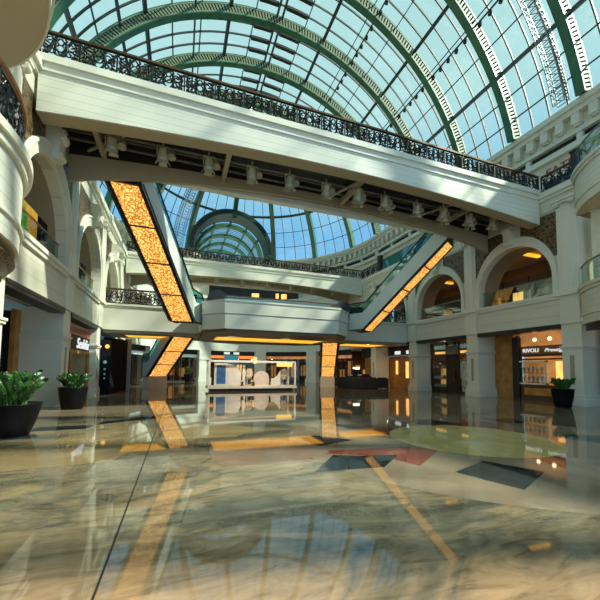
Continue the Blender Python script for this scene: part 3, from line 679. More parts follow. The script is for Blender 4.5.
for (xa, xb) in ((XL_+.02, 1.2), (10.8, XR_-.02)):
    m = MB(); m.box(xa, xb, 21.8, 25.6, 3.72, 5.24); w_ = m.build('wing', WHITE, PLAT)
    m = MB(); m.box(xa, xb, 21.72, 25.7, 5.14, 5.26); m.build('edge_trim', WHITE, w_)
    m = MB(); m.box(xa, xb, 21.95, 25.5, 3.56, 3.72); m.build('soffit', SHADEBEIGE, w_)
# soffit light coves
for (xa, xb, ya, yb) in ((2.2,9.6,21.2,24.0),(-3.2,.3,22.6,24.6),(11.8,15.6,22.4,24.8)):
    m = MB(); m.box(xa, xb, ya, yb, 3.545, 3.56); c_ = m.build('soffit_cove', AMBER, PLAT)
    m = MB()
    for a, b_, c1, d1 in ((xa-.15,xb+.15,ya-.15,ya),(xa-.15,xb+.15,yb,yb+.15),(xa-.15,xa,ya,yb),(xb,xb+.15,ya,yb)): m.box(a,b_,c1,d1,3.50,3.57)
    m.build('cove_frame', SHADEBEIGE, c_)
# glass upstand and bronze rail along the front facets
fr = oct_[0:4]
for i, (p, q) in enumerate(((fr[1],fr[2]),)):
    m = MB(); m.bar((*p,5.42),(*q,5.42),.02,.16); gl = m.build('glass_upstand', GRAIL, PLAT)
    m = MB(); m.bar((*p,5.54),(*q,5.54),.09,.07); m.build('handrail', BRONZE, gl)
railing(PLAT, (XL_+.05,21.85), (0.9,21.85), .9, 5.26, 'wing_railing')
railing(PLAT, (11.0,21.85), (XR_-.05,21.85), .9, 5.26, 'wing_railing')
for xa, xb, y in ((1.35,2.5,19.0),(9.4,10.35,19.0)):        # dark rounded escalator ends on the deck
    m = MB(); m.prism([(xa,5.34)] + [((xa+xb)/2-(xb-xa)/2*cos(pi*i/12), 5.34+.62*sin(pi*i/12)) for i in range(1,12)] + [(xb,5.34)], 'y', y, y+1.4); m.build('landing_cowl', RUBBER, PLAT)

# ------------------------------------------------------------------ escalators
def escalator(label, B, T, w, npan, flat, sidemat, top_ext=1.0, sh=1.15, pedestal=None, glassmat=GTEAL, shear=False):
    """B, T: centre of the lit soffit at its lower and upper end"""
    B = Vector(B); T = Vector(T); h = Vector((T.x-B.x, T.y-B.y, 0)); L = h.length; u = h/L; v = Vector((-u.y,u.x,0)); sl = (T.z-B.z)/L
    root = thing('escalator', label, 'escalator', (B.x,B.y,0 if B.z < 2 else B.z))
    kk = -v.y/u.y if shear else 0
    def P(s, z, o): q = B + u*(s + kk*o) + v*o; return (q.x,q.y,z)
    zb = lambda s: B.z + sl*s
    prof = [(-flat, B.z), (0, B.z), (L+.0, T.z), (L+top_ext, T.z+sl*top_ext)]
    top = [(L+top_ext, T.z+sl*top_ext+sh), (.0, B.z+sh), (-flat, B.z+sh)]
    poly = prof + top
    def slab(m, o0, o1, pl):
        n = len(pl); m.add([P(s,z,o0) for s, z in pl] + [P(s,z,o1) for s, z in pl], [list(range(n))[::-1], list(range(n,2*n))] + [(i,(i+1)%n,n+(i+1)%n,n+i) for i in range(n)])
    W = w/2+.16
    for g_ in (-1, 1):
        m = MB(); slab(m, g_*(W-.06), g_*W, poly); sd = m.build('side_cladding', sidemat, root)
        e = MB(); e.loop([[P(s,z-.0,g_*(W-.08)),P(s,z,g_*(W+.015)),P(s,z+.07,g_*(W+.015)),P(s,z+.07,g_*(W-.08))] for s, z in prof]); e.build('edge_trim', RUBBER, sd)
    m = MB(); slab(m, -(W-.06), W-.06, [(s,z+.04) for s, z in prof] + [(s,z-.35) for s, z in top]); m.build('truss', DARKM, root)
    m = MB()
    ns = int((T.z-B.z)/.2)
    for i in range(ns):
        s0 = L*i/ns; s1 = L*(i+1)/ns; z = B.z+sh-.1+sl*s1
        m.add([P(s0,z,-w/2),P(s1,z,-w/2),P(s1,z,w/2),P(s0,z,w/2),P(s0,z-.22,-w/2),P(s0,z-.22,w/2)],[(0,1,2,3),(4,0,3,5)])
    m.build('steps', STEELG, root)
    for i in range(npan):                              # backlit soffit panels
        a, b_ = L*i/npan+.03, L*(i+1)/npan-.03
        m = MB(); m.loop([[P(s,zb(s)-.005,-w/2+.03),P(s,zb(s)-.005,w/2-.03),P(s,zb(s)+.04,w/2-.03),P(s,zb(s)+.04,-w/2+.03)] for s in (a,b_)])
        m.build('lit_soffit_panel', GOLD, root)
    m = MB()
    for i in range(npan+1):
        s = L*i/npan; m.bar(P(s,zb(s)-.01,-w/2),P(s,zb(s)-.01,w/2),.07,.05)
    for g_ in (-1,1): m.bar(P(0,zb(0)-.01,g_*(w/2+.02)),P(L,zb(L)-.01,g_*(w/2+.02)),.08,.05)
    m.build('soffit_frame', RUBBER, root)
    for g_ in (-1, 1):
        gp = [(-flat-.1,B.z+sh),(0,B.z+sh),(L+top_ext,T.z+sl*top_ext+sh),(L+top_ext,T.z+sl*top_ext+sh+.72),(.2,B.z+sh+.72),(-flat-.1,B.z+sh+.68),(-flat-.45,B.z+sh+.4),(-flat-.4,B.z+sh+.1)]
        m = MB(); slab(m, g_*(W-.1), g_*(W-.115), gp); gl = m.build('glass_balustrade', glassmat, root)
        m = MB(); m.tube([P(s,z,g_*(W-.107)) for s, z in [gp[0],gp[7],gp[6],gp[5],gp[4],gp[3]]], .045, 6); m.build('handrail', RUBBER, gl)
    if pedestal:
        m = MB(); slab(m, -(W-.1), W-.1, [(-pedestal,0),(.15,0),(.15,B.z+.05),(-flat,B.z+.05)]); m.build('base', sidemat if sidemat is WHITE else TAUPE, root)
    return root
escalator('upper left escalator with amber backlit underside rising toward the near footbridge', (0.1,19.5,4.1), (-2.28,14.4,8.84), .96, 4, 1.0, ESCSIDE, .0, shear=True)
escalator('upper right escalator with amber backlit underside rising toward the near footbridge', (11.8,19.3,4.14), (14.5,14.72,8.87), 1.05, 4, 1.0, ESCSIDE, .0)
escalator('lower left escalator with amber backlit underside rising from the ground floor', (-1.5,27.0,.87), (.2,22.95,3.56), 1.25, 3, .9, ESCGREY, .0, 1.0, 1.3)
escalator('lower right escalator seen end on, its amber backlit underside like a glowing pillar', (12.5,27.2,.89), (10.75,22.95,3.58), 1.15, 3, .9, WHITE, .0, 1.0, .5)

# ------------------------------------------------------------------ glass balustrades on the galleries
def glass_rail(label, p, q, z, h=.95, mat=GRAIL, rail=STEELG, group=None, npan=4, pts=None):
    pts = pts or [(p[0]+(q[0]-p[0])*i/npan, p[1]+(q[1]-p[1])*i/npan) for i in range(npan+1)]
    c = pts[len(pts)//2]; root = thing('glass_balustrade', label, 'balustrade', (c[0],c[1],z), group)
    for a, b_ in zip(pts, pts[1:]):
        d = Vector((b_[0]-a[0],b_[1]-a[1],0)).normalized()*.012
        m = MB(); m.bar((a[0]+d.x,a[1]+d.y,z+.05+(h-.09)/2),(b_[0]-d.x,b_[1]-d.y,z+.05+(h-.09)/2),.018,h-.09); m.build('glass_panel', mat, root)
    m = MB(); m.tube([(x,y,z+h) for x, y in pts], .035, 6); m.build('handrail', rail, root)
    m = MB(); m.loop([[(x-.04,y,z),(x+.04,y,z),(x+.04,y,z+.07),(x-.04,y,z+.07)] for x, y in pts]); m.build('base_channel', STEELG, root)
    return root
names = ['nearest', 'second', 'third']
for i in range(3):
    ya, yb = PN[i]+PW, PN[i+1]; c = (ya+yb)/2
    glass_rail('glass balustrade across the %s arch of the right wall' % names[i], (XR_+.25,c-ARCR), (XR_+.25,c+ARCR), 5.24)
    glass_rail('glass balustrade with wooden rail across the %s arch of the left wall' % names[i], (XL_-.25,c-ARCR), (XL_-.25,c+ARCR), 5.24, rail=WOODRAIL)
rr = [ringR(cr-.13,a) for a in angs]; rt_ = [ringR(cr-.05,a) for a in angs[:-2]]
glass_rail('curved glass balustrade on the first-floor balcony at the right edge', None, None, 5.28, .95, pts=rr)
glass_rail('curved glass balustrade on the top balcony at the upper right corner', None, None, 10.44, .95, pts=rt_)
# curved iron balustrade on the left balcony
IB = thing('balcony_railing', 'curved black scrollwork railing with orange wooden handrail on the near left balcony', 'railing', (XL_+2,5,5.28))
ll = [ringL(cr-.31,a) for a in angs]
m = MB(); m.tube([(x,y,6.28) for x, y in ll], .06, 8); m.build('handrail', WOODRAIL, IB)
m = MB(); m.tube([(x,y,5.34) for x, y in ll], .035, 6); m.tube([(x,y,6.17) for x, y in ll], .02, 6); m.build('rail_frame', IRON, IB)
for i in range(4, len(ll)-3, 3):
    a, b_ = ll[i], ll[i+3]; o = SCROLL.copy(); COL.objects.link(o); o.parent = IB; L = hypot(b_[0]-a[0],b_[1]-a[1])
    o.location = Vector(((a[0]+b_[0])/2,(a[1]+b_[1])/2,5.3))-IB.location; o.rotation_euler = (0,0,atan2(b_[1]-a[1],b_[0]-a[0])); o.scale = (L,1,1.12)
# top gallery rails on the right side
TR = thing('gallery_railing', 'black scrollwork railing on the top right gallery beside the near footbridge', 'railing', (XR_,10.4,10.4))
railing(TR, (XR_-.1,9.7), (XR_-.1,11.1), .85, 10.44, 'railing')
m = MB(); m.box(XR_-.2,XR_+.1,9.4,9.7,10.42,11.65); m.box(XR_-.24,XR_+.14,9.36,9.74,11.65,11.72); m.build('newel_post', DARKM, TR)
glass_rail('teal glass balustrade along the top right gallery behind the escalator', (XR_-.1,15.0), (XR_-.1,25.0), 10.42, 1.0, GTEAL, STEELG, None, 7)
TF = thing('gallery_railing', 'dark railing on the top right gallery at the end of the far footbridge', 'railing', (XR_,27,10.4))
railing(TF, (XR_-.1,25.6), (XR_-.1,28.4), .95, 10.44, 'railing')
m = MB(); m.box(XR_-.25,XR_+.1,25.2,25.6,10.42,11.9); m.build('newel_post', DARKM, TF)

# ------------------------------------------------------------------ roof spotlights on the light rails
rp = thing('roof_spotlight', '', 'spotlight', (0,0,0), None)
m = MB(); m.tube([(0,0,0),(0,0,-.12)], .02, 6); m.build('stem', DARKM, rp)
m = MB(); m.lathe([(.0,.02),(.09,.0),(.11,-.1),(.11,-.24),(.09,-.24),(.0,-.2)], (0,0,-.12), 10, Matrix.Rotation(R(25),3,'X')); m.build('lamp_head', DARKM, rp)
first = True
for rn, a in (('lower right', 42.5), ('upper right', 65.0)):
    k = 0
    for b_ in range(5, 9):
        for j in range(5):
            y = RIBY[b_-1]+.55+j*.72
            if b_ == 8 and j > 2: continue
            x, _, z = vp(R(a), y, 14.24); k += 1
            lab = 'small dark roof spotlight on the %s light rail of the vault' % rn
            gp = 'roof spotlights on the %s light rail' % rn
            if first: rp.location = (x,y,z); rp['label'] = lab; rp['group'] = gp; first = False
            else: dup(rp, (x,y,z), None, lab, gp)

# ------------------------------------------------------------------ maintenance gantries following the vault
def gantry(label, f0, n, wv):
    """f0(t, off_r, off_side) -> point"""
    o0 = f0(0,0,0); root = thing('maintenance_gantry', label, 'gantry', o0)
    m = MB()
    for r_, s_ in ((0,-.5),(0,.5),(.55,-.5),(.55,.5)): m.tube([f0(i/n,r_,s_) for i in range(n+1)], .035, 5)
    m.build('rail', STEELG, root)
    m = MB()
    for i in range(n):
        a, b_ = i/n, (i+1)/n
        m.bar(f0(a,0,-.5), f0(a,0,.5), .035); m.bar(f0(a,.55,-.5), f0(a,.55,.5), .035); m.bar(f0(a,0,-.5), f0(b_,.55,-.5), .03); m.bar(f0(a,0,.5), f0(b_,.55,.5), .03); m.bar(f0(a,0,-.5), f0(b_,0,.5), .03)
    m.build('lattice', STEELG, root)
    return root
gantry('curved grey lattice gantry climbing the inside of the right roof', lambda t, r_, s_: vp(R(12.8+62*t), 11.75+s_*.6, 13.9-r_*.8), 40, 1)
gantry('curved grey lattice gantry on the left of the glass dome', lambda t, r_, s_: (lambda p, q: tuple(Vector(p)+q*s_*1.2))(sp(R(121.5), R(13+30*t), 14.2-r_), Vector((-sin(R(121.5)),cos(R(121.5)),0))), 22, 1)

# ------------------------------------------------------------------ planters
def planter(label, x, y, rt, rb, h, ph, ns, seed):
    rnd = random.Random(seed); root = thing('planter', label, 'planter', (x,y,0))
    m = MB(); m.lathe([(.0,.0),(rb*.92,.0),(rb,.03),((rb+rt)/2*1.03,h*.5),(rt,h*.97),(rt+.02,h),(rt-.03,h+.005),(rt-.06,h-.07),(.0,h-.07)], (x,y,0), 36); m.build('pot', POT, root, smooth=True)
    m = MB(); m.lathe([(.0,h-.03),(rt*.6,h-.045),(rt-.055,h-.06)], (x,y,0), 24); m.build('soil', SOIL, root)
    st = MB(); lf = MB()
    for i in range(ns):
        a = rnd.random()*2*pi; r0 = rt*.55*sqrt(rnd.random()); lean = (.1+.5*rnd.random())*rt*1.3; H = ph*(.62+.38*rnd.random())
        b0 = Vector((x+r0*cos(a), y+r0*sin(a), h-.06)); pts = []
        for k in range(9):
            t = k/8; pts.append(b0+Vector((cos(a),sin(a),0))*lean*t*t+Vector((0,0,H*(t-.12*t*t))))
        st.tube(pts, lambda t: .014*(1-.6*t), 5)
        for k in range(2, 9):
            for g_ in (-1, 1):
                t = (k+(.0 if g_ > 0 else .4))/8.4
                if t > 1: continue
                p = b0+Vector((cos(a),sin(a),0))*lean*t*t+Vector((0,0,H*(t-.12*t*t)))
                d = (Vector((-sin(a),cos(a),0))*g_*.8+Vector((cos(a),sin(a),0))*.35+Vector((0,0,.55+.25*rnd.random()))).normalized()
                ln = ph*(.21+.09*rnd.random())*(1.15-.4*t); sd = d.cross(Vector((cos(a),sin(a),.3))).normalized()*ln*.30; nrm = sd.cross(d).normalized()*ln*.08
                lf.add([p, p+d*ln*.35+sd-nrm, p+d*ln*.75+sd*.75-nrm, p+d*ln, p+d*ln*.75-sd*.75-nrm, p+d*ln*.35-sd-nrm, p+d*ln*.5+nrm], [(0,1,6),(1,2,6),(2,3,6),(3,4,6),(4,5,6),(5,0,6)])
    st.build('stems', STEM, root); lf.build('foliage', LEAF, root)
    return root
planter('large black pot with glossy green plant at the left edge of the photo', -3.42, 9.05, .55, .36, .70, .80, 44, 1)
planter('black pot with green plant beside the second pier of the left wall', -3.58, 14.25, .46, .34, .78, .58, 34, 2)
planter('black pot with dark green plant beside the nearest pier of the right wall', 15.7, 9.78, .42, .30, .80, .55, 36, 3)
planter('small dark potted plant before the far shops, behind the lower left escalator', 1.0, 38.5, .5, .35, .9, .9, 22, 4)

# ------------------------------------------------------------------ lettering
def lettering(body, size, mat, parent, loc, rot, name='lettering', extr=.02, sx=1.0, shear=0):
    cu = bpy.data.curves.new('text', 'FONT'); cu.body = body; cu.size = size; cu.extrude = extr; cu.align_x = 'CENTER'; cu.align_y = 'CENTER'; cu.shear = shear
    to = bpy.data.objects.new('text', cu); COL.objects.link(to); dg = bpy.context.evaluated_depsgraph_get(); dg.update()
    me = bpy.data.meshes.new_from_object(to.evaluated_get(dg)); me.name = name; me.materials.clear(); me.materials.append(mat)
    bpy.data.objects.remove(to); o = bpy.data.objects.new(name, me); COL.objects.link(o); o.parent = parent
    off = Vector((0,0,0)); p = parent
    while p is not None: off += p.location; p = p.parent
    o.location = Vector(loc)-off; o.rotation_euler = rot; o.scale = (sx,1,1)
    return o
FACE_L = (pi/2, 0, -pi/2)     # readable from the hall on the right wall
FACE_R = (pi/2, 0, pi/2)      # on the left wall

# ------------------------------------------------------------------ ground floor shops, right side
def bx3(m, x0, x1, y0, y1, z0, z1): m.box(min(x0,x1),max(x0,x1),min(y0,y1),max(y0,y1),z0,z1)
SX = XR_+1.4
# bay 1: jeweller with timber wall, dark post, show window and sign
S1 = thing('shopfront', 'warm lit jewellery shopfront with timber wall and lettered sign, nearest on the right', 'shopfront', (SX+1,12.8,0))
m = MB(); m.box(SX+.02,SX+.22,14.02,15.2,0,3.85); m.build('timber_panel', WOOD, S1)
m = MB(); m.box(SX-.1,SX+.2,13.62,14.0,0,3.5); m.build('dark_post', DARKM, S1)
m = MB(); m.box(SX+2.5,SX+2.6,9.7,15.2,0,3.85); m.build('back_wall', WARM2, S1)  # wall and header glow by themselves in place of interior lighting
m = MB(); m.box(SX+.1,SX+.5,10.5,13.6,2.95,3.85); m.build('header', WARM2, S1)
m = MB(); m.box(SX+.0,SX+.5,10.5,13.6,2.38,2.5); m.box(SX+.0,SX+.3,10.5,13.6,2.18,2.26); m.build('header_trim', DWOOD, S1)
sg = MB(); sg.box(SX+.06,SX+.12,10.5,13.6,2.5,2.95); sgo = sg.build('sign_board', WOODRAIL, S1)
lettering('RIVOLI', .30, SIGNW, sgo, (SX+.05,13.02,2.7), FACE_L)
lettering('Prestige', .26, SIGNW, sgo, (SX+.05,11.75,2.69), FACE_L, sx=1.25, shear=.3)
m = MB()
for y in (11.2, 12.0, 12.8): m.lathe([(.0,.0),(.09,0),(.09,.05),(.0,.05)], (SX+.06,y,3.3), 10, Matrix.Rotation(pi/2,3,'Y'))
m.build('downlight', GLOWG, S1)
m = MB(); m.box(SX+.0,SX+.7,10.5,13.6,0,.82); m.build('window_base', DWOOD, S1)
m = MB(); m.box(SX-.015,SX+.0,11.2,13.4,.25,.65); m.build('base_panel', WOOD, S1)
V1 = thing('display_window', 'white framed show window with rows of jewellery under the lettered sign', 'display case', (SX,13,.82))
m = MB()
for a, b_, c_, d_ in ((12.1,13.75,.84,.92),(12.1,13.75,2.05,2.14),(12.1,12.17,.84,2.14),(13.68,13.75,.84,2.14)): m.box(SX-.06,SX+.04,a,b_,c_,d_)
m.build('frame', PROP, V1)
m = MB(); m.box(SX-.02,SX-.01,12.17,13.68,.92,2.05); m.build('glass_pane', GSHOP, V1)
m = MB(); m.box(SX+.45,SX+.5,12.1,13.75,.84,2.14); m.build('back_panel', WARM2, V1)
for z in (.95, 1.45):
    m = MB(); m.box(SX+.05,SX+.45,12.17,13.68,z-.02,z); m.build('shelf', DWOOD, V1)
jb = None
for z in (.95, 1.45):
    for k in range(6):
        y = 12.32+k*.245
        if jb is None:
            jb = thing('jewellery_bust', '', 'display stand', (0,0,0), 'cream jewellery stands in the show window'); q = MB(); q.lathe([(.0,0),(.07,0),(.075,.03),(.03,.08),(.08,.2),(.07,.3),(.03,.36),(.0,.37)], (0,0,0), 10); q.build('bust', CREAM, jb); q = MB(); q.lathe([(.05,.0),(.06,.02)], (0,0,.25), 10); q.build('necklace', GLOWG, jb); o = jb; o.location = (SX+.25,y,z)  # necklace glows to paint its glint
        else: o = dup(jb, (SX+.25,y,z))
        o['label'] = 'cream jewellery stand in the row on the %s shelf of the white framed show window' % ('lower' if z < 1 else 'upper')
m = MB(); m.box(SX+.4,SX+.45,10.6,11.95,.9,2.1); m.build('lit_niche', WARM, S1)
# bay 2: glazed boutique
S2 = thing('shopfront', 'dark framed glazed boutique between the second and third piers of the right wall', 'shopfront', (SX,18.4,0))
ya, yb = PN[1]+PW, PN[2]
m = MB()
for y in (ya, ya+1.9, ya+2.25, ya+3.0, yb-.1): m.box(SX-.1,SX+.02,y,y+.1,0,3.6)
m.box(SX-.1,SX+.02,ya,yb,3.0,3.1); m.box(SX-.1,SX+.02,ya,yb,0,.12); m.build('frame', DARKM, S2)
m = MB(); m.box(SX-.05,SX-.03,ya,yb,.12,3.5); m.build('glass_pane', GSHOP, S2)
m = MB(); m.box(SX+2.4,SX+2.5,ya-.6,yb+2.4,0,3.85); m.box(SX+.1,SX+2.4,yb+.55,yb+.65,0,3.85); m.build('back_wall', DWOOD, S2)
m = MB(); m.box(SX+.0,SX+.3,ya,yb,3.45,3.85); m.build('header', TAUPE, S2)
m = MB(); m.box(SX+.25,SX+.32,ya+.1,yb-.1,2.8,2.98); m.build('lit_strip', WARM, S2)
m = MB(); m.box(SX+.2,SX+.24,ya+.1,yb-.1,3.1,3.42); m.build('cool_header', COOL, S2)
m = MB(); m.box(SX-.2,SX-.1,ya+1.95,ya+3.05,2.72,3.35); m.build('hanging_sign', ESCGREY, S2)
m = MB(); m.box(SX-.12,SX-.02,ya+2.0,ya+2.95,0,2.7); dr = m.build('door', DARKM, S2)
m = MB(); m.tube([(SX-.18,ya+2.3,.9),(SX-.18,ya+2.3,1.8)], .025, 6); m.build('door_handle', BRONZE, dr)
for y0, y1 in ((ya+.15,ya+1.85),(ya+3.15,yb-.15)):
    for z in (.35,.95,1.75,2.3):
        m = MB(); m.box(SX+.15,SX+.75,y0,y1,z-.03,z); m.build('shelf', DWOOD, S2)
    m = MB(); m.box(SX+.76,SX+.8,y0,y1,.3,1.9); m.build('glow_back_panel', WARM3, S2)  # glow added in place of a lamp behind the shelves
gd = {}
def goods(kind, x, y, z, label):
    if kind not in gd:
        q = MB()
        if kind == 'handbag':
            t = thing('handbag', label, 'handbag', (0,0,0), 'handbags on the boutique shelves'); q.prism([(-.16,0),(.16,0),(.13,.2),(-.13,.2)],'x',-.06,.06); q.build('bag_body', PROP, t); q = MB(); q.tube([(0,.08*cos(pi*i/10),.2+.11*sin(pi*i/10)) for i in range(11)], .012, 5); q.build('bag_handle', DWOOD, t)
        elif kind == 'vase':
            t = thing('vase', label, 'vase', (0,0,0), 'vases on the boutique shelves'); q.lathe([(.0,0),(.06,0),(.11,.1),(.10,.2),(.04,.28),(.05,.34),(.0,.33)],(0,0,0),12); q.build('vase_body', RED, t); q = MB(); q.lathe([(.045,.335),(.055,.35),(.03,.35)],(0,0,0),12); q.build('vase_rim', GLOWG, t)  # rim glows to paint a glint on the vase
        else:
            t = thing('gift_box', label, 'box', (0,0,0), 'gift boxes on the boutique shelves'); q.box(-.14,.14,-.17,.17,0,.16); q.build('box_body', CREAM, t); q = MB(); q.box(-.145,.145,-.175,.175,.15,.2); q.build('box_lid', PROP, t)
        gd[kind] = t; t.location = (x,y,z); return t
    return dup(gd[kind], (x,y,z), None, label)
rn = random.Random(3)
for si, (y0, y1) in enumerate(((ya+.15,ya+1.85),(ya+3.15,yb-.15))):
    for z in (.35,.95,1.75):
        for k in range(4):
            kd = ['handbag','vase','gift_box'][(k+int(z*10)) % 3]
            if z == .35 and kd == 'vase': kd = 'gift_box'
            goods(kd, SX+.4, y0+.22+k*.42, z, '%s on the %s shelf in the boutique window %s of its door' % ({'handbag':'white handbag','vase':'red vase','gift_box':'cream gift box'}[kd], {.35:'lowest',.95:'middle',1.75:'upper'}[z], 'right' if si == 0 else 'left'))
# bay 3 and the corner beyond: restaurant front
S3 = thing('shopfront', 'dark shopfront with small lit signs behind the black lounge seats', 'shopfront', (SX,23.5,0))
ya, yb = PN[2]+PW, PN[3]
m = MB(); m.box(SX-.1,SX+.1,ya,31,2.85,3.85); hd = m.build('header', DARKM, S3)
for y0, w_ in ((26.9,.75),(24.4,.8),(23.3,.3)):
    m = MB(); m.box(SX-.13,SX-.1,y0,y0+w_,2.95,3.25); m.build('lit_sign', SIGNW, hd)
m = MB(); m.box(SX+.3,SX+.4,ya,31,0,2.85); m.build('brown_wall', WOOD, S3)
for y0, y1, z0, z1 in ((22.35,22.5,.9,2.2),(23.8,24.1,.9,2.3),(25.3,25.5,1.2,2.4),(27.2,27.5,.9,2.5)):
    m = MB(); m.box(SX+.2,SX+.28,y0,y1,z0,z1); m.build('lit_niche', WARM, S3)
# ground side ceilings / lit backs on the first-floor gallery, right
m = MB()
G2 = thing('gallery_shopfront', 'dark first-floor shopfront with warm lights behind the right wall arches', 'shopfront', (XR_+5.9,16,5.2))
m.box(XR_+5.8,XR_+5.98,9,31,5.2,8.2); m.build('dark_glazing', DARKM, G2)
for y0, z0, w_, h_ in ((11.2,5.9,1.1,1.2),(13.3,6.3,.8,.9),(16.5,5.8,.7,1.4),(18.2,6.4,.9,.7),(20.2,5.8,.6,1.5),(23,5.9,1.2,1.0),(9.4,6.0,.6,1.0),(26,5.9,1.2,1.0)):
    m = MB(); m.box(XR_+5.72,XR_+5.8,y0,y0+w_,z0,z0+h_); m.build('lit_window', WARM2 if w_ > .75 else WARM, G2)
m = MB()
for y in range(10, 31, 2): m.box(XR_+5.7,XR_+5.8,y,y+.08,5.2,8.2)
m.box(XR_+5.7,XR_+5.8,9,31,7.2,7.3); m.build('mullions', BLACK, G2)
for k, y in enumerate((8.6,12.2,15.6,19.2,22.8,26.4)):
    t = thing('ceiling_light', 'warm rectangular cove light in the first-floor ceiling behind the right arches, %s from the camera' % ORD[k], 'ceiling light', (XR_+3.2,y,8.9), 'cove lights in the right gallery ceiling')
    m = MB(); m.box(XR_+2.0,XR_+2.2,y-1.2,y+1.2,8.86,8.99); m.box(XR_+2.0,XR_+4.6,y-1.2,y-.98,8.86,8.99); m.build('cove_lamp', AMBER, t)
    m = MB(); m.box(XR_+1.85,XR_+2.0,y-1.3,y+1.3,8.8,8.99); m.build('cove_frame', SHADEBEIGE, t)
# lettering on the top storey wall
TS = thing('shop_sign', 'red lettering on the cream wall of the top right gallery', 'sign', (XR_+4.08,12.4,13.4))
lettering('EATERY', .62, RED, TS, (XR_+4.08,12.35,13.75), FACE_L, sx=1.15)
D3 = thing('shop_doorway', 'dark doorway in the cream wall of the top right gallery', 'doorway', (XR_+4.0,12.9,10.4))
m = MB(); m.box(XR_+4.02,XR_+4.12,12.0,13.6,10.4,13.2); m.build('door_frame', DARKM, D3); m = MB(); m.box(XR_+3.98,XR_+4.02,12.1,12.75,10.4,13.0); m.build('glass_leaf', GTEAL, D3)

# ------------------------------------------------------------------ left side shops
LXf = XL_-1.4
L1 = thing('shopfront', 'dark shop opening with timber jamb at the left edge behind the large planter', 'shopfront', (LXf,12.8,0))
m = MB(); m.box(LXf-.6,LXf-.5,2.5,15.2,0,3.55); m.box(LXf-2.5,LXf-.1,14.95,15.1,0,3.55); m.build('back_wall', BLACK, L1)
m = MB(); m.box(LXf-.1,LXf+.05,14.75,15.18,0,3.6); m.build('timber_jamb', WOOD, L1)
m = MB(); m.box(LXf-.45,LXf+.6,10.7,14.6,.0,.02); m.build('mat', DARKM, L1)
LS = XL_-.3
L2 = thing('shopfront', 'timber framed shop with white script sign between the left piers', 'shopfront', (LS,18.4,0))
ya, yb = PN[1]+PW, PN[2]
m = MB(); m.box(LS-.12,LS+.02,ya,yb,2.16,2.32); m.box(LS-.12,LS+.02,ya,yb,3.0,3.1); m.box(LS-.12,LS+.02,ya,yb,3.34,3.42)
for y in (ya, ya+1.3, yb-.16): m.box(LS-.12,LS+.02,y,y+.16,0,2.2)
m.build('timber_frame', WOOD, L2)
m = MB(); m.box(LS-.12,LS-.02,ya+1.5,yb,2.32,3.0); sb = m.build('sign_board', BLACK, L2)
lettering('Seddia', .72, SIGNW, sb, (LS+.0,19.35,2.64), FACE_R, shear=.3, sx=1.15)
m = MB(); m.box(LS-.12,LS-.04,ya,ya+1.5,2.32,3.0); m.build('pale_panel', CREAM, L2)
m = MB(); m.box(LS-.12,LS-.02,ya+1.2,yb,3.1,3.34); m.build('rust_header', RED, L2)
m = MB(); m.box(LS-1.05,LS-1.0,ya,yb,0,3.6); m.build('back_wall', TAUPE, L2)
m = MB(); m.box(LS-.06,LS-.05,ya+.16,yb-.16,.1,2.16); m.build('glass_pane', GSHOP, L2)
# advertising panels behind the left first-floor rail
for x, y0, y1, mt, nm, lb, ct in ((XL_-.45,12.1,13.5,POSTER,'poster_panel','orange and yellow poster behind the glass rail of the nearest left arch','poster'),(XL_-.45,13.6,14.4,NAVY,'dark_panel','dark display panel beside the orange poster on the left gallery','panel')):
    t = thing(nm, lb, ct, (x,(y0+y1)/2,5.2)); m = MB(); m.box(x-.06,x-.03,y0-.05,y1+.05,5.2,6.75); m.build('panel_frame', STEELG, t); m = MB(); m.box(x-.03,x,y0,y1,5.25,6.7); m.build('panel_face', mt, t)
t = thing('dark_panel', 'narrow dark panel behind the glass rail of the second left arch', 'panel', (XL_-.45,19.35,5.2)); m = MB(); m.box(XL_-.51,XL_-.48,18.9,19.8,5.2,6.75); m.build('panel_frame', STEELG, t); m = MB(); m.box(XL_-.48,XL_-.45,18.95,19.75,5.25,6.7); m.build('panel_face', NAVY, t)
# black hoarding under the left wing
H1 = thing('hoarding', 'tall black hoarding under the left wing of the platform', 'hoarding', (-3.7,23.2,0))
hp = [(-4.2,21.95),(-4.1,21.95),(-3.1,24.3),(-3.2,24.35)]
m = MB(); m.prism([(-4.22,22.3),(-4.1,22.2),(-3.2,24.4),(-3.35,24.5)], 'z', 0, 3.3); m.build('board', NAVY, H1)
m = MB(); m.prism([(-3.2,24.38),(-2.98,24.5),(-3.1,24.7),(-3.35,24.52)], 'z', 0, 3.4); m.build('edge_post', ESCGREY, H1)
H2 = thing('menu_totem', 'narrow black totem with small white pictures beside the second left pier', 'sign', (-4.0,21.75,0))
m = MB(); m.box(-4.24,-3.72,21.72,21.84,0,3.1); m.build('board', NAVY, H2)
m = MB()
for z, s_ in ((1.82,.10),(1.42,.06),(1.14,.06),(.90,.055)): m.lathe([(.0,0),(s_,0),(s_*.8,.02),(.0,.02)], (-3.98,21.72,z), 8, Matrix.Rotation(pi/2,3,'X'))
m.build('picture', PROP, H2)
m = MB(); m.lathe([(.0,0),(.12,0),(.10,.03),(.0,.03)], (-3.9,21.72,2.72), 10, Matrix.Rotation(pi/2,3,'X')); m.build('lit_emblem', AMBER, H2)

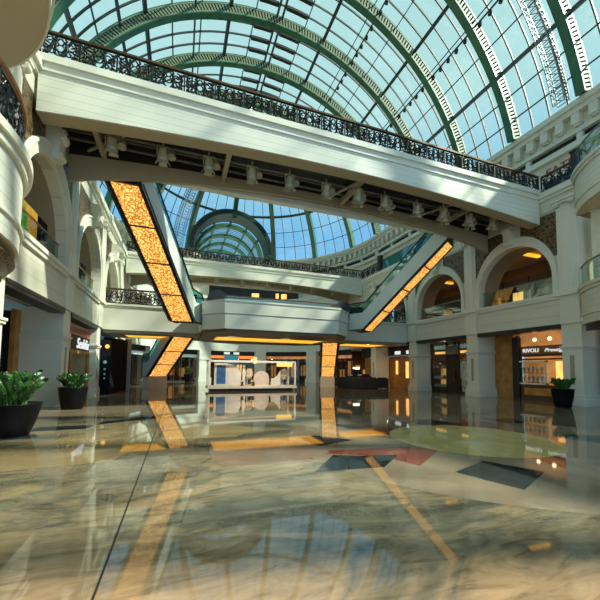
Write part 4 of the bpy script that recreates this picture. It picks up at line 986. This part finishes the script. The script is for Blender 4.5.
# ------------------------------------------------------------------ far shopfronts in the apse
azs = [(90+22.7,90+52.3),(90-14.8,90+14.8),(90-52.3,90-22.7),(2,90-60.2),(90+60.2,178)]
txt = ['far shopfront with dark glass behind the lower left escalator','far shopfront with orange light and blue banner behind the white frame','far shopfront with dim timber interior right of the white frame','far shopfront behind the black lounge seats at the right','far shopfront at the far left beyond the black hoarding']
for i, (a, b_) in enumerate(azs):
    mid = R((a+b_)/2); S = thing('shopfront', txt[i], 'shopfront', pol(HW+.9,mid,0))
    m = MB(); polring(m, HW+.5, HW+.7, 3.2, 3.75, R(a), R(b_), 8); m.build('header', BLACK, S)
    m = MB(); polring(m, HW+.72, HW+.8, 2.85, 3.2, R(a), R(b_), 8); m.build('lit_header', [COOL,ORANGE,WARM2,WARM2,COOL][i], S)
    m = MB()
    for k in range(7): aa = R(a+(b_-a)*k/6); polring(m, HW+.7, HW+.8, 0, 2.9, aa-.004, aa+.004, 1)
    polring(m, HW+.7, HW+.8, 0, .12, R(a), R(b_), 8); m.build('frame', DARKM, S)
    m = MB(); polring(m, HW+.82, HW+.84, .1, 2.85, R(a), R(b_), 8); m.build('glass_pane', GSHOP, S)
    m = MB()
    for k in range(5):
        aa = R(a+(b_-a)*(k+.3)/5); polring(m, HW+2.9, HW+3.0, .5+.2*(k % 2), 1.6+.5*((k*7) % 3), aa, aa+.05, 2)
    m.build('lit_display', WARM2 if i != 1 else WARM, S)
# teal banner with white lights, hanging at the far shop
t = thing('banner', 'blue banner with white top hanging before the far shopfront', 'banner', (5.3,38,2.4))
m = MB(); m.box(4.75,6.35,37.95,38.0,2.15,3.15); m.build('upper_cloth', TEAL, t); m = MB(); m.box(4.85,6.0,37.96,38.0,.6,2.15); m.build('lower_cloth', plain('teal_green_cloth',(.01,.12,.14),.6), t); m = MB(); m.box(4.7,5.35,37.9,37.98,3.15,3.42); m.box(5.75,6.4,37.9,37.98,3.15,3.42); m.build('white_top', PROP, t)
t = thing('lantern', 'small yellow lantern in the dim far shop right of the white frame', 'lantern', (8.6,39.5,2.5))
m = MB(); m.lathe([(.0,0),(.22,0),(.22,.75),(.0,.75)], (8.6,39.5,2.2), 10); m.build('shade', WARM, t); m = MB(); m.tube([(8.6,39.5,2.95),(8.6,39.5,3.75)], .02, 5); m.build('cord', BLACK, t)
# top storey shop band behind the far footbridge
t = thing('gallery_shopfront', 'dark top-floor shopfront with small yellow signs seen under the far footbridge', 'shopfront', (CX,46,10.4))
m = MB(); polring(m, 14.55, 14.72, 10.4, 13.0, R(52), R(101), 16); m.build('dark_glazing', DARKM, t)
for a0, w_, z0 in ((74,4,11.5),(63,1.6,11.5),(58.5,3,11.4)):
    m = MB(); polring(m, 14.45, 14.54, z0, z0+.7, R(a0), R(a0+w_), 2); m.build('lit_sign', WARM, t)

# ------------------------------------------------------------------ white framed display stage
ST = thing('display_stage', 'white framed display stage standing on the ground floor under the platform', 'display stage', (4.9,23.6,0))
fx0, fx1, fy0, fy1 = 1.92, 7.98, 23.0, 24.6
m = MB(); m.box(fx0-.1, fx1+.1, fy0-.15, fy1+.15, .17, .34); m.build('plinth', CREAM, ST, bevel=.02)
m = MB(); m.box(fx0+.1, fx1-.1, fy0+.1, fy1-.1, 0, .17); m.build('plinth_recess', BLACK, ST)
m = MB()
for y in (fy0, fy1):
    m.bar((fx0,y,.34),(fx0,y,2.05),.11); m.bar((fx1,y,.34),(fx1,y,2.05),.11); m.bar((fx0,y,2.05),(fx1,y,2.05),.11)
for x in (fx0, fx1): m.bar((x,fy0,2.05),(x,fy1,2.05),.11)
m.build('frame', PROP, ST)
m = MB(); m.box(6.6,7.75,fy0-.02,fy0+.06,1.72,1.98); m.build('yellow_plaque', emit('yellow_plaque', (1,.6,.1), .8), ST)
Z0 = .34
def prop(name, label, cat, x, y): return thing(name, label, cat, (x,y,Z0))
t = prop('blue_screen', 'tall blue panel in a white surround at the left of the stage', 'panel', 2.75, 24.0)
m = MB(); m.box(2.35,3.3,23.98,24.1,Z0,1.92); m.build('surround', PROP, t); m = MB(); m.box(2.5,3.12,23.92,23.98,Z0+.12,1.78); m.build('blue_face', BLUE, t)
def arch_panel(label, x0, x1, h, y, mt, half=False):
    t = prop('arch_panel', label, 'panel', (x0+x1)/2, y); c = (x0+x1)/2; r_ = (x1-x0)/2
    if half: pl = [(x0,Z0),(x1,Z0)] + [(x0+(x1-x0)*cos(pi/2*i/10), Z0+h-(x1-x0)*.9+(x1-x0)*.9*sin(pi/2*i/10)) for i in range(11)]
    else: pl = [(x0,Z0),(x1,Z0)] + [(c+r_*cos(pi*i/16), Z0+h-r_+r_*sin(pi*i/16)) for i in range(17)]
    m = MB(); m.prism(pl, 'y', y, y+.1); m.build('panel_face', mt, t, bevel=.01)
    m = MB(); m.box(x0+.1, x1-.1, y-.12, y+.22, Z0, Z0+.05); m.build('foot', PROP, t)
    return t
arch_panel('white quarter-round panel beside the blue panel on the stage', 3.3, 4.2, 1.5, 23.9, PROP, True)
arch_panel('pale rounded arch panel in the middle of the stage', 5.05, 6.2, 1.05, 23.6, PINK)
arch_panel('slim white upright panel on the stage left of the wire chair', 4.35, 4.55, 1.45, 24.1, PROP)
t = prop('sail_panel', 'white triangular sail-shaped panel at the right of the stage', 'panel', 6.8, 23.7)
m = MB(); m.prism([(6.35,Z0),(7.1,Z0),(7.08,Z0+1.1),(6.85,Z0+.72),(6.55,Z0+.5),(6.4,Z0+.55)], 'y', 23.7, 23.8); m.build('panel_face', PROP, t); m = MB(); m.box(6.5,7.0,23.6,23.9,Z0,Z0+.04); m.build('foot', PROP, t)
def chair(label, x, y, s_=1.0):
    t = thing('wire_chair', label, 'chair', (x,y,Z0), 'white chairs on the display stage')
    m = MB(); m.lathe([(.0,.44),(.22,.45),(.25,.47),(.0,.48)], (x,y,Z0), 16); m.build('seat', PROP, t)
    m = MB()
    for r_ in (.27,.2,.12): m.tube([(x+r_*cos(a),y+.2,Z0+.85+r_*1.1*sin(a)) for a in [2*pi*i/18 for i in range(19)]], .016, 5)
    for k in range(-2,3): m.tube([(x+k*.09,y+.2,Z0+.45),(x+k*.1,y+.22,Z0+1.1)], .012, 4)
    m.build('backrest', PROP, t)
    for gx in (-1,1):
        for gy in (-1,1):
            m = MB(); m.tube([(x+gx*.17,y+gy*.16,Z0+.45),(x+gx*.22,y+gy*.2,Z0)], .016, 5); m.build('leg', PROP, t)
    return t
chair('white round-backed wire chair on the stage left of the pale arch', 4.85, 24.05)
chair('small white wire chair at the right end of the stage', 7.5, 24.0)
def stool(label, x, y):
    t = thing('stool', label, 'stool', (x,y,Z0), 'small stools on the display stage'); m = MB(); m.lathe([(.0,.3),(.2,.3),(.2,.36),(.0,.36)], (x,y,Z0), 14); m.build('seat', CREAM, t)
    m = MB(); m.lathe([(.13,0),(.07,.15),(.12,.3)], (x,y,Z0), 12); m.build('base', DARKM, t)
stool('small stool on the stage before the wire chair', 4.95, 23.3); stool('small stool on the stage below the quarter-round panel', 4.2, 23.35)

# ------------------------------------------------------------------ lounge seats under the right wing
def armchair_proto():
    t = thing('armchair', '', 'armchair', (0,0,0), 'black lounge armchairs under the right wing')
    m = MB(); m.box(-.42,.42,-.40,.40,.14,.44); m.build('seat', SOFA, t, bevel=.04)
    m = MB(); m.box(-.45,.45,.28,.46,.14,.98); m.build('backrest', SOFA, t, bevel=.05)
    for g_ in (-1,1):
        m = MB(); m.box(g_*.45-.07,g_*.45+.07,-.42,.44,.12,.66); m.build('armrest', SOFA, t, bevel=.04)
    for gx in (-1,1):
        for gy in (-1,1): m = MB(); m.box(gx*.38-.03,gx*.38+.03,gy*.35-.03,gy*.35+.03,0,.15); m.build('leg', DARKM, t)
    return t
ac = armchair_proto(); ac.scale = (.9,.9,.95); cushp = None; tabp = None
row = [(13.35+1.0*k, 24.75) for k in range(4)] + [(13.5+.97*k, 26.6) for k in range(4)]
for i, (x, y) in enumerate(row):
    lab = 'black lounge armchair in the %s row under the right wing, %s from the left' % ('front' if i < 4 else 'back', ORD[i % 4])
    if i == 0: ac.location = (x,y,0); ac.rotation_euler = (0,0,pi); o = ac
    else: o = dup(ac, (x,y,0), pi if i < 4 else 0)
    o['label'] = lab
for i, (x, y) in enumerate(((13.5,25.0-.1),(14.2,26.6),(15.4,24.8),(15.8,26.55))):
    if cushp is None:
        cushp = thing('cushion', '', 'cushion', (0,0,0), 'pale cushions on the lounge armchairs'); m = MB(); m.lathe([(.0,-.09),(.15,-.08),(.2,0),(.15,.08),(.0,.09)], (0,0,0), 12, Matrix.Rotation(R(70),3,'X')); m.build('cover', CUSH, cushp, smooth=True); o = cushp
        m = MB(); m.tube([(.2*cos(a),.2*sin(a)*sin(R(20)),.2*sin(a)*cos(R(20))) for a in [2*pi*i/14 for i in range(14)]], .012, 4, True); m.build('piping', SOFA, cushp)
    else: o = dup(cushp, (0,0,0))
x_lab = ['leftmost','second','third','rightmost']
cs = [c for c in bpy.data.objects if c.name.startswith('cushion')]
for i, (c, (x, y, z)) in enumerate(zip(cs, ((13.35,24.8,.6),(14.47,26.55,.6),(15.35,24.8,.6),(15.44,26.55,.6)))): c.location = (x,y,z); c['label'] = 'pale rose cushion on a black lounge armchair, %s of the four' % x_lab[i]
PT = thing('partition', 'long low black partition in front of the lounge seats under the right wing', 'partition', (14.5,24.0,0))
m = MB(); m.box(12.0,16.6,23.9,24.02,.05,.8); m.build('panel', SOFA, PT)
for x in (12.0,13.1,14.3,15.5,16.55): m = MB(); m.box(x,x+.06,23.86,24.06,0,.86); m.build('post', DARKM, PT)
CT = thing('bar_counter', 'black bar counter beyond the lounge seats', 'counter', (16.2,28.2,0))
m = MB(); m.box(15.2,17.3,27.9,28.5,0,1.1); m.build('body', SOFA, CT); m = MB(); m.box(15.1,17.4,27.8,28.6,1.1,1.16); m.build('worktop', DWOOD, CT)
CM = thing('coffee_machine', 'dark coffee machine with pale lit top on the bar counter', 'coffee machine', (16.0,28.2,1.16))
m = MB(); m.box(15.6,16.4,28.0,28.4,1.16,1.66); m.build('body', SOFA, CM, bevel=.04); m = MB(); m.box(15.75,16.2,27.97,28.4,1.62,1.8); m.build('cup_tray', GLOWG, CM)
for i, (x, y) in enumerate(((13.2,24.3),(14.9,25.7),(16.1,25.7))):
    t = thing('table_lamp_stand', 'small round white-topped side table behind the black partition, %s' % ['left','middle','right'][i], 'side table', (x,y,0), 'side tables behind the partition')
    m = MB(); m.lathe([(.0,1.08),(.2,1.08),(.2,1.14),(.0,1.14)], (x,y,0), 14); m.build('table_top', PROP, t); m = MB(); m.lathe([(.16,0),(.15,.03),(.03,.06),(.03,1.08)], (x,y,0), 10); m.build('stand', DARKM, t)

# ------------------------------------------------------------------ lights
def lamp(name, kind, loc, energy, color, **kw):
    l = bpy.data.lights.new(name, kind); l.energy = energy; l.color = color
    for k, v in kw.items(): setattr(l, k, v)
    o = bpy.data.objects.new(name, l); COL.objects.link(o); o.location = loc; return o
sun = lamp('sun', 'SUN', (0,0,40), 6.5, (1.0,.91,.76), angle=R(1.5))
sun.rotation_euler = Vector((-.66,.28,-.69)).to_track_quat('-Z','Y').to_euler()
for y in (12.84,18.37,23.9): lamp('gallery_fill','POINT',(XR_+1.95,y,8.78),30,(1,.62,.28), shadow_soft_size=.12)  # hidden fill added to lift the right arch interiors
for y in (8,13,18.4,24): lamp('gallery_fill','POINT',(XL_-4.4,y,8.0),28,(1,.85,.62), shadow_soft_size=.5)  # unseen fill added to brighten the left arches
lamp('shop_fill','POINT',(SX+1.3,12.4,3.2),22,(1,.6,.25), shadow_soft_size=.5)  # fill added inside the jeweller
for y in (17.0,20.0): lamp('shop_fill','POINT',(SX+.55,y,2.94),14,(1,.72,.4), shadow_soft_size=.05)  # hidden fill added to brighten the boutique shelves
lamp('shop_fill','POINT',(SX-.6,26.5,3.0),40,(1,.6,.28), shadow_soft_size=.5)  # fill added before the restaurant front
lamp('shop_fill','POINT',(LXf+.5,18.6,1.9),8,(1,.7,.4), shadow_soft_size=.5)  # fill added in the script-sign shop

def aim(o, t): o.rotation_euler = (Vector(t)-o.location).to_track_quat('-Z','Y').to_euler()
for x in (3.0, 6.6):
    o = lamp('stage_fill','SPOT',(x,19.4,3.45),330,(1,.93,.78), spot_size=R(70), spot_blend=.6, shadow_soft_size=.1); aim(o, (x+.2,23.8,1.0))  # unseen fill added to brighten the display stage
for x, tx_ in ((1.5,-1),(4.5,4),(8,9),(10.5,14)):
    o = lamp('facade_fill','SPOT',(x,27.6,3.4),150,(1,.95,.86), spot_size=R(110), spot_blend=.7, shadow_soft_size=.1); aim(o, (tx_,41,2.2))  # unseen fill added to brighten the apse shopfronts
o = lamp('lounge_fill','SPOT',(13.6,22.1,3.45),160,(1,.85,.6), spot_size=R(90), spot_blend=.6, shadow_soft_size=.1); aim(o, (14.6,26,.8))  # unseen fill added over the lounge seats
# ------------------------------------------------------------------ sky
w = bpy.data.worlds.new('sky'); bpy.context.scene.world = w; w.use_nodes = True; nt = w.node_tree
bg = nt.nodes['Background']; tc = N(nt,'ShaderNodeTexCoord'); sx_ = N(nt,'ShaderNodeSeparateXYZ'); nt.links.new(tc.outputs['Generated'], sx_.inputs[0])
r = N(nt,'ShaderNodeValToRGB'); e = r.color_ramp.elements
e[0].position = .05; e[0].color = (.30,.58,.85,1); e[1].position = .62; e[1].color = (.53,.75,.76,1)
k = e.new(.38); k.color = (.22,.50,.82,1)
nt.links.new(sx_.outputs['Z'], r.inputs['Fac']); nt.links.new(r.outputs['Color'], bg.inputs['Color']); bg.inputs['Strength'].default_value = .74

# ------------------------------------------------------------------ camera
f_, px_, py_, yaw, pit, rol = 332.92, 300.0, 348.86, .3479, .0629, -.0108
fw = Vector((sin(yaw),cos(yaw),0)); rt = Vector((cos(yaw),-sin(yaw),0)); up = Vector((0,0,1))
fw2 = fw*cos(pit)+up*sin(pit); up2 = up*cos(pit)-fw*sin(pit)
rt3 = rt*cos(rol)-up2*sin(rol); up3 = up2*cos(rol)+rt*sin(rol)
cd = bpy.data.cameras.new('camera'); cam = bpy.data.objects.new('camera', cd); COL.objects.link(cam)
Mx = Matrix(((rt3.x,up3.x,-fw2.x,0),(rt3.y,up3.y,-fw2.y,0),(rt3.z,up3.z,-fw2.z,1.5),(0,0,0,1)))
cam.matrix_world = Mx
cd.sensor_width = 36; cd.lens = 36*f_/600; cd.shift_x = (300-px_)/600; cd.shift_y = (py_-300)/600
cd.clip_end = 400; cd.clip_start = .05
bpy.context.scene.camera = cam
sc = bpy.context.scene
sc.view_settings.view_transform = 'Standard'
try: sc.view_settings.look = 'None'
except Exception: pass
sc.view_settings.exposure = 0.68
sc.cycles.transparent_max_bounces = 24; sc.cycles.max_bounces = 10; sc.cycles.diffuse_bounces = 5
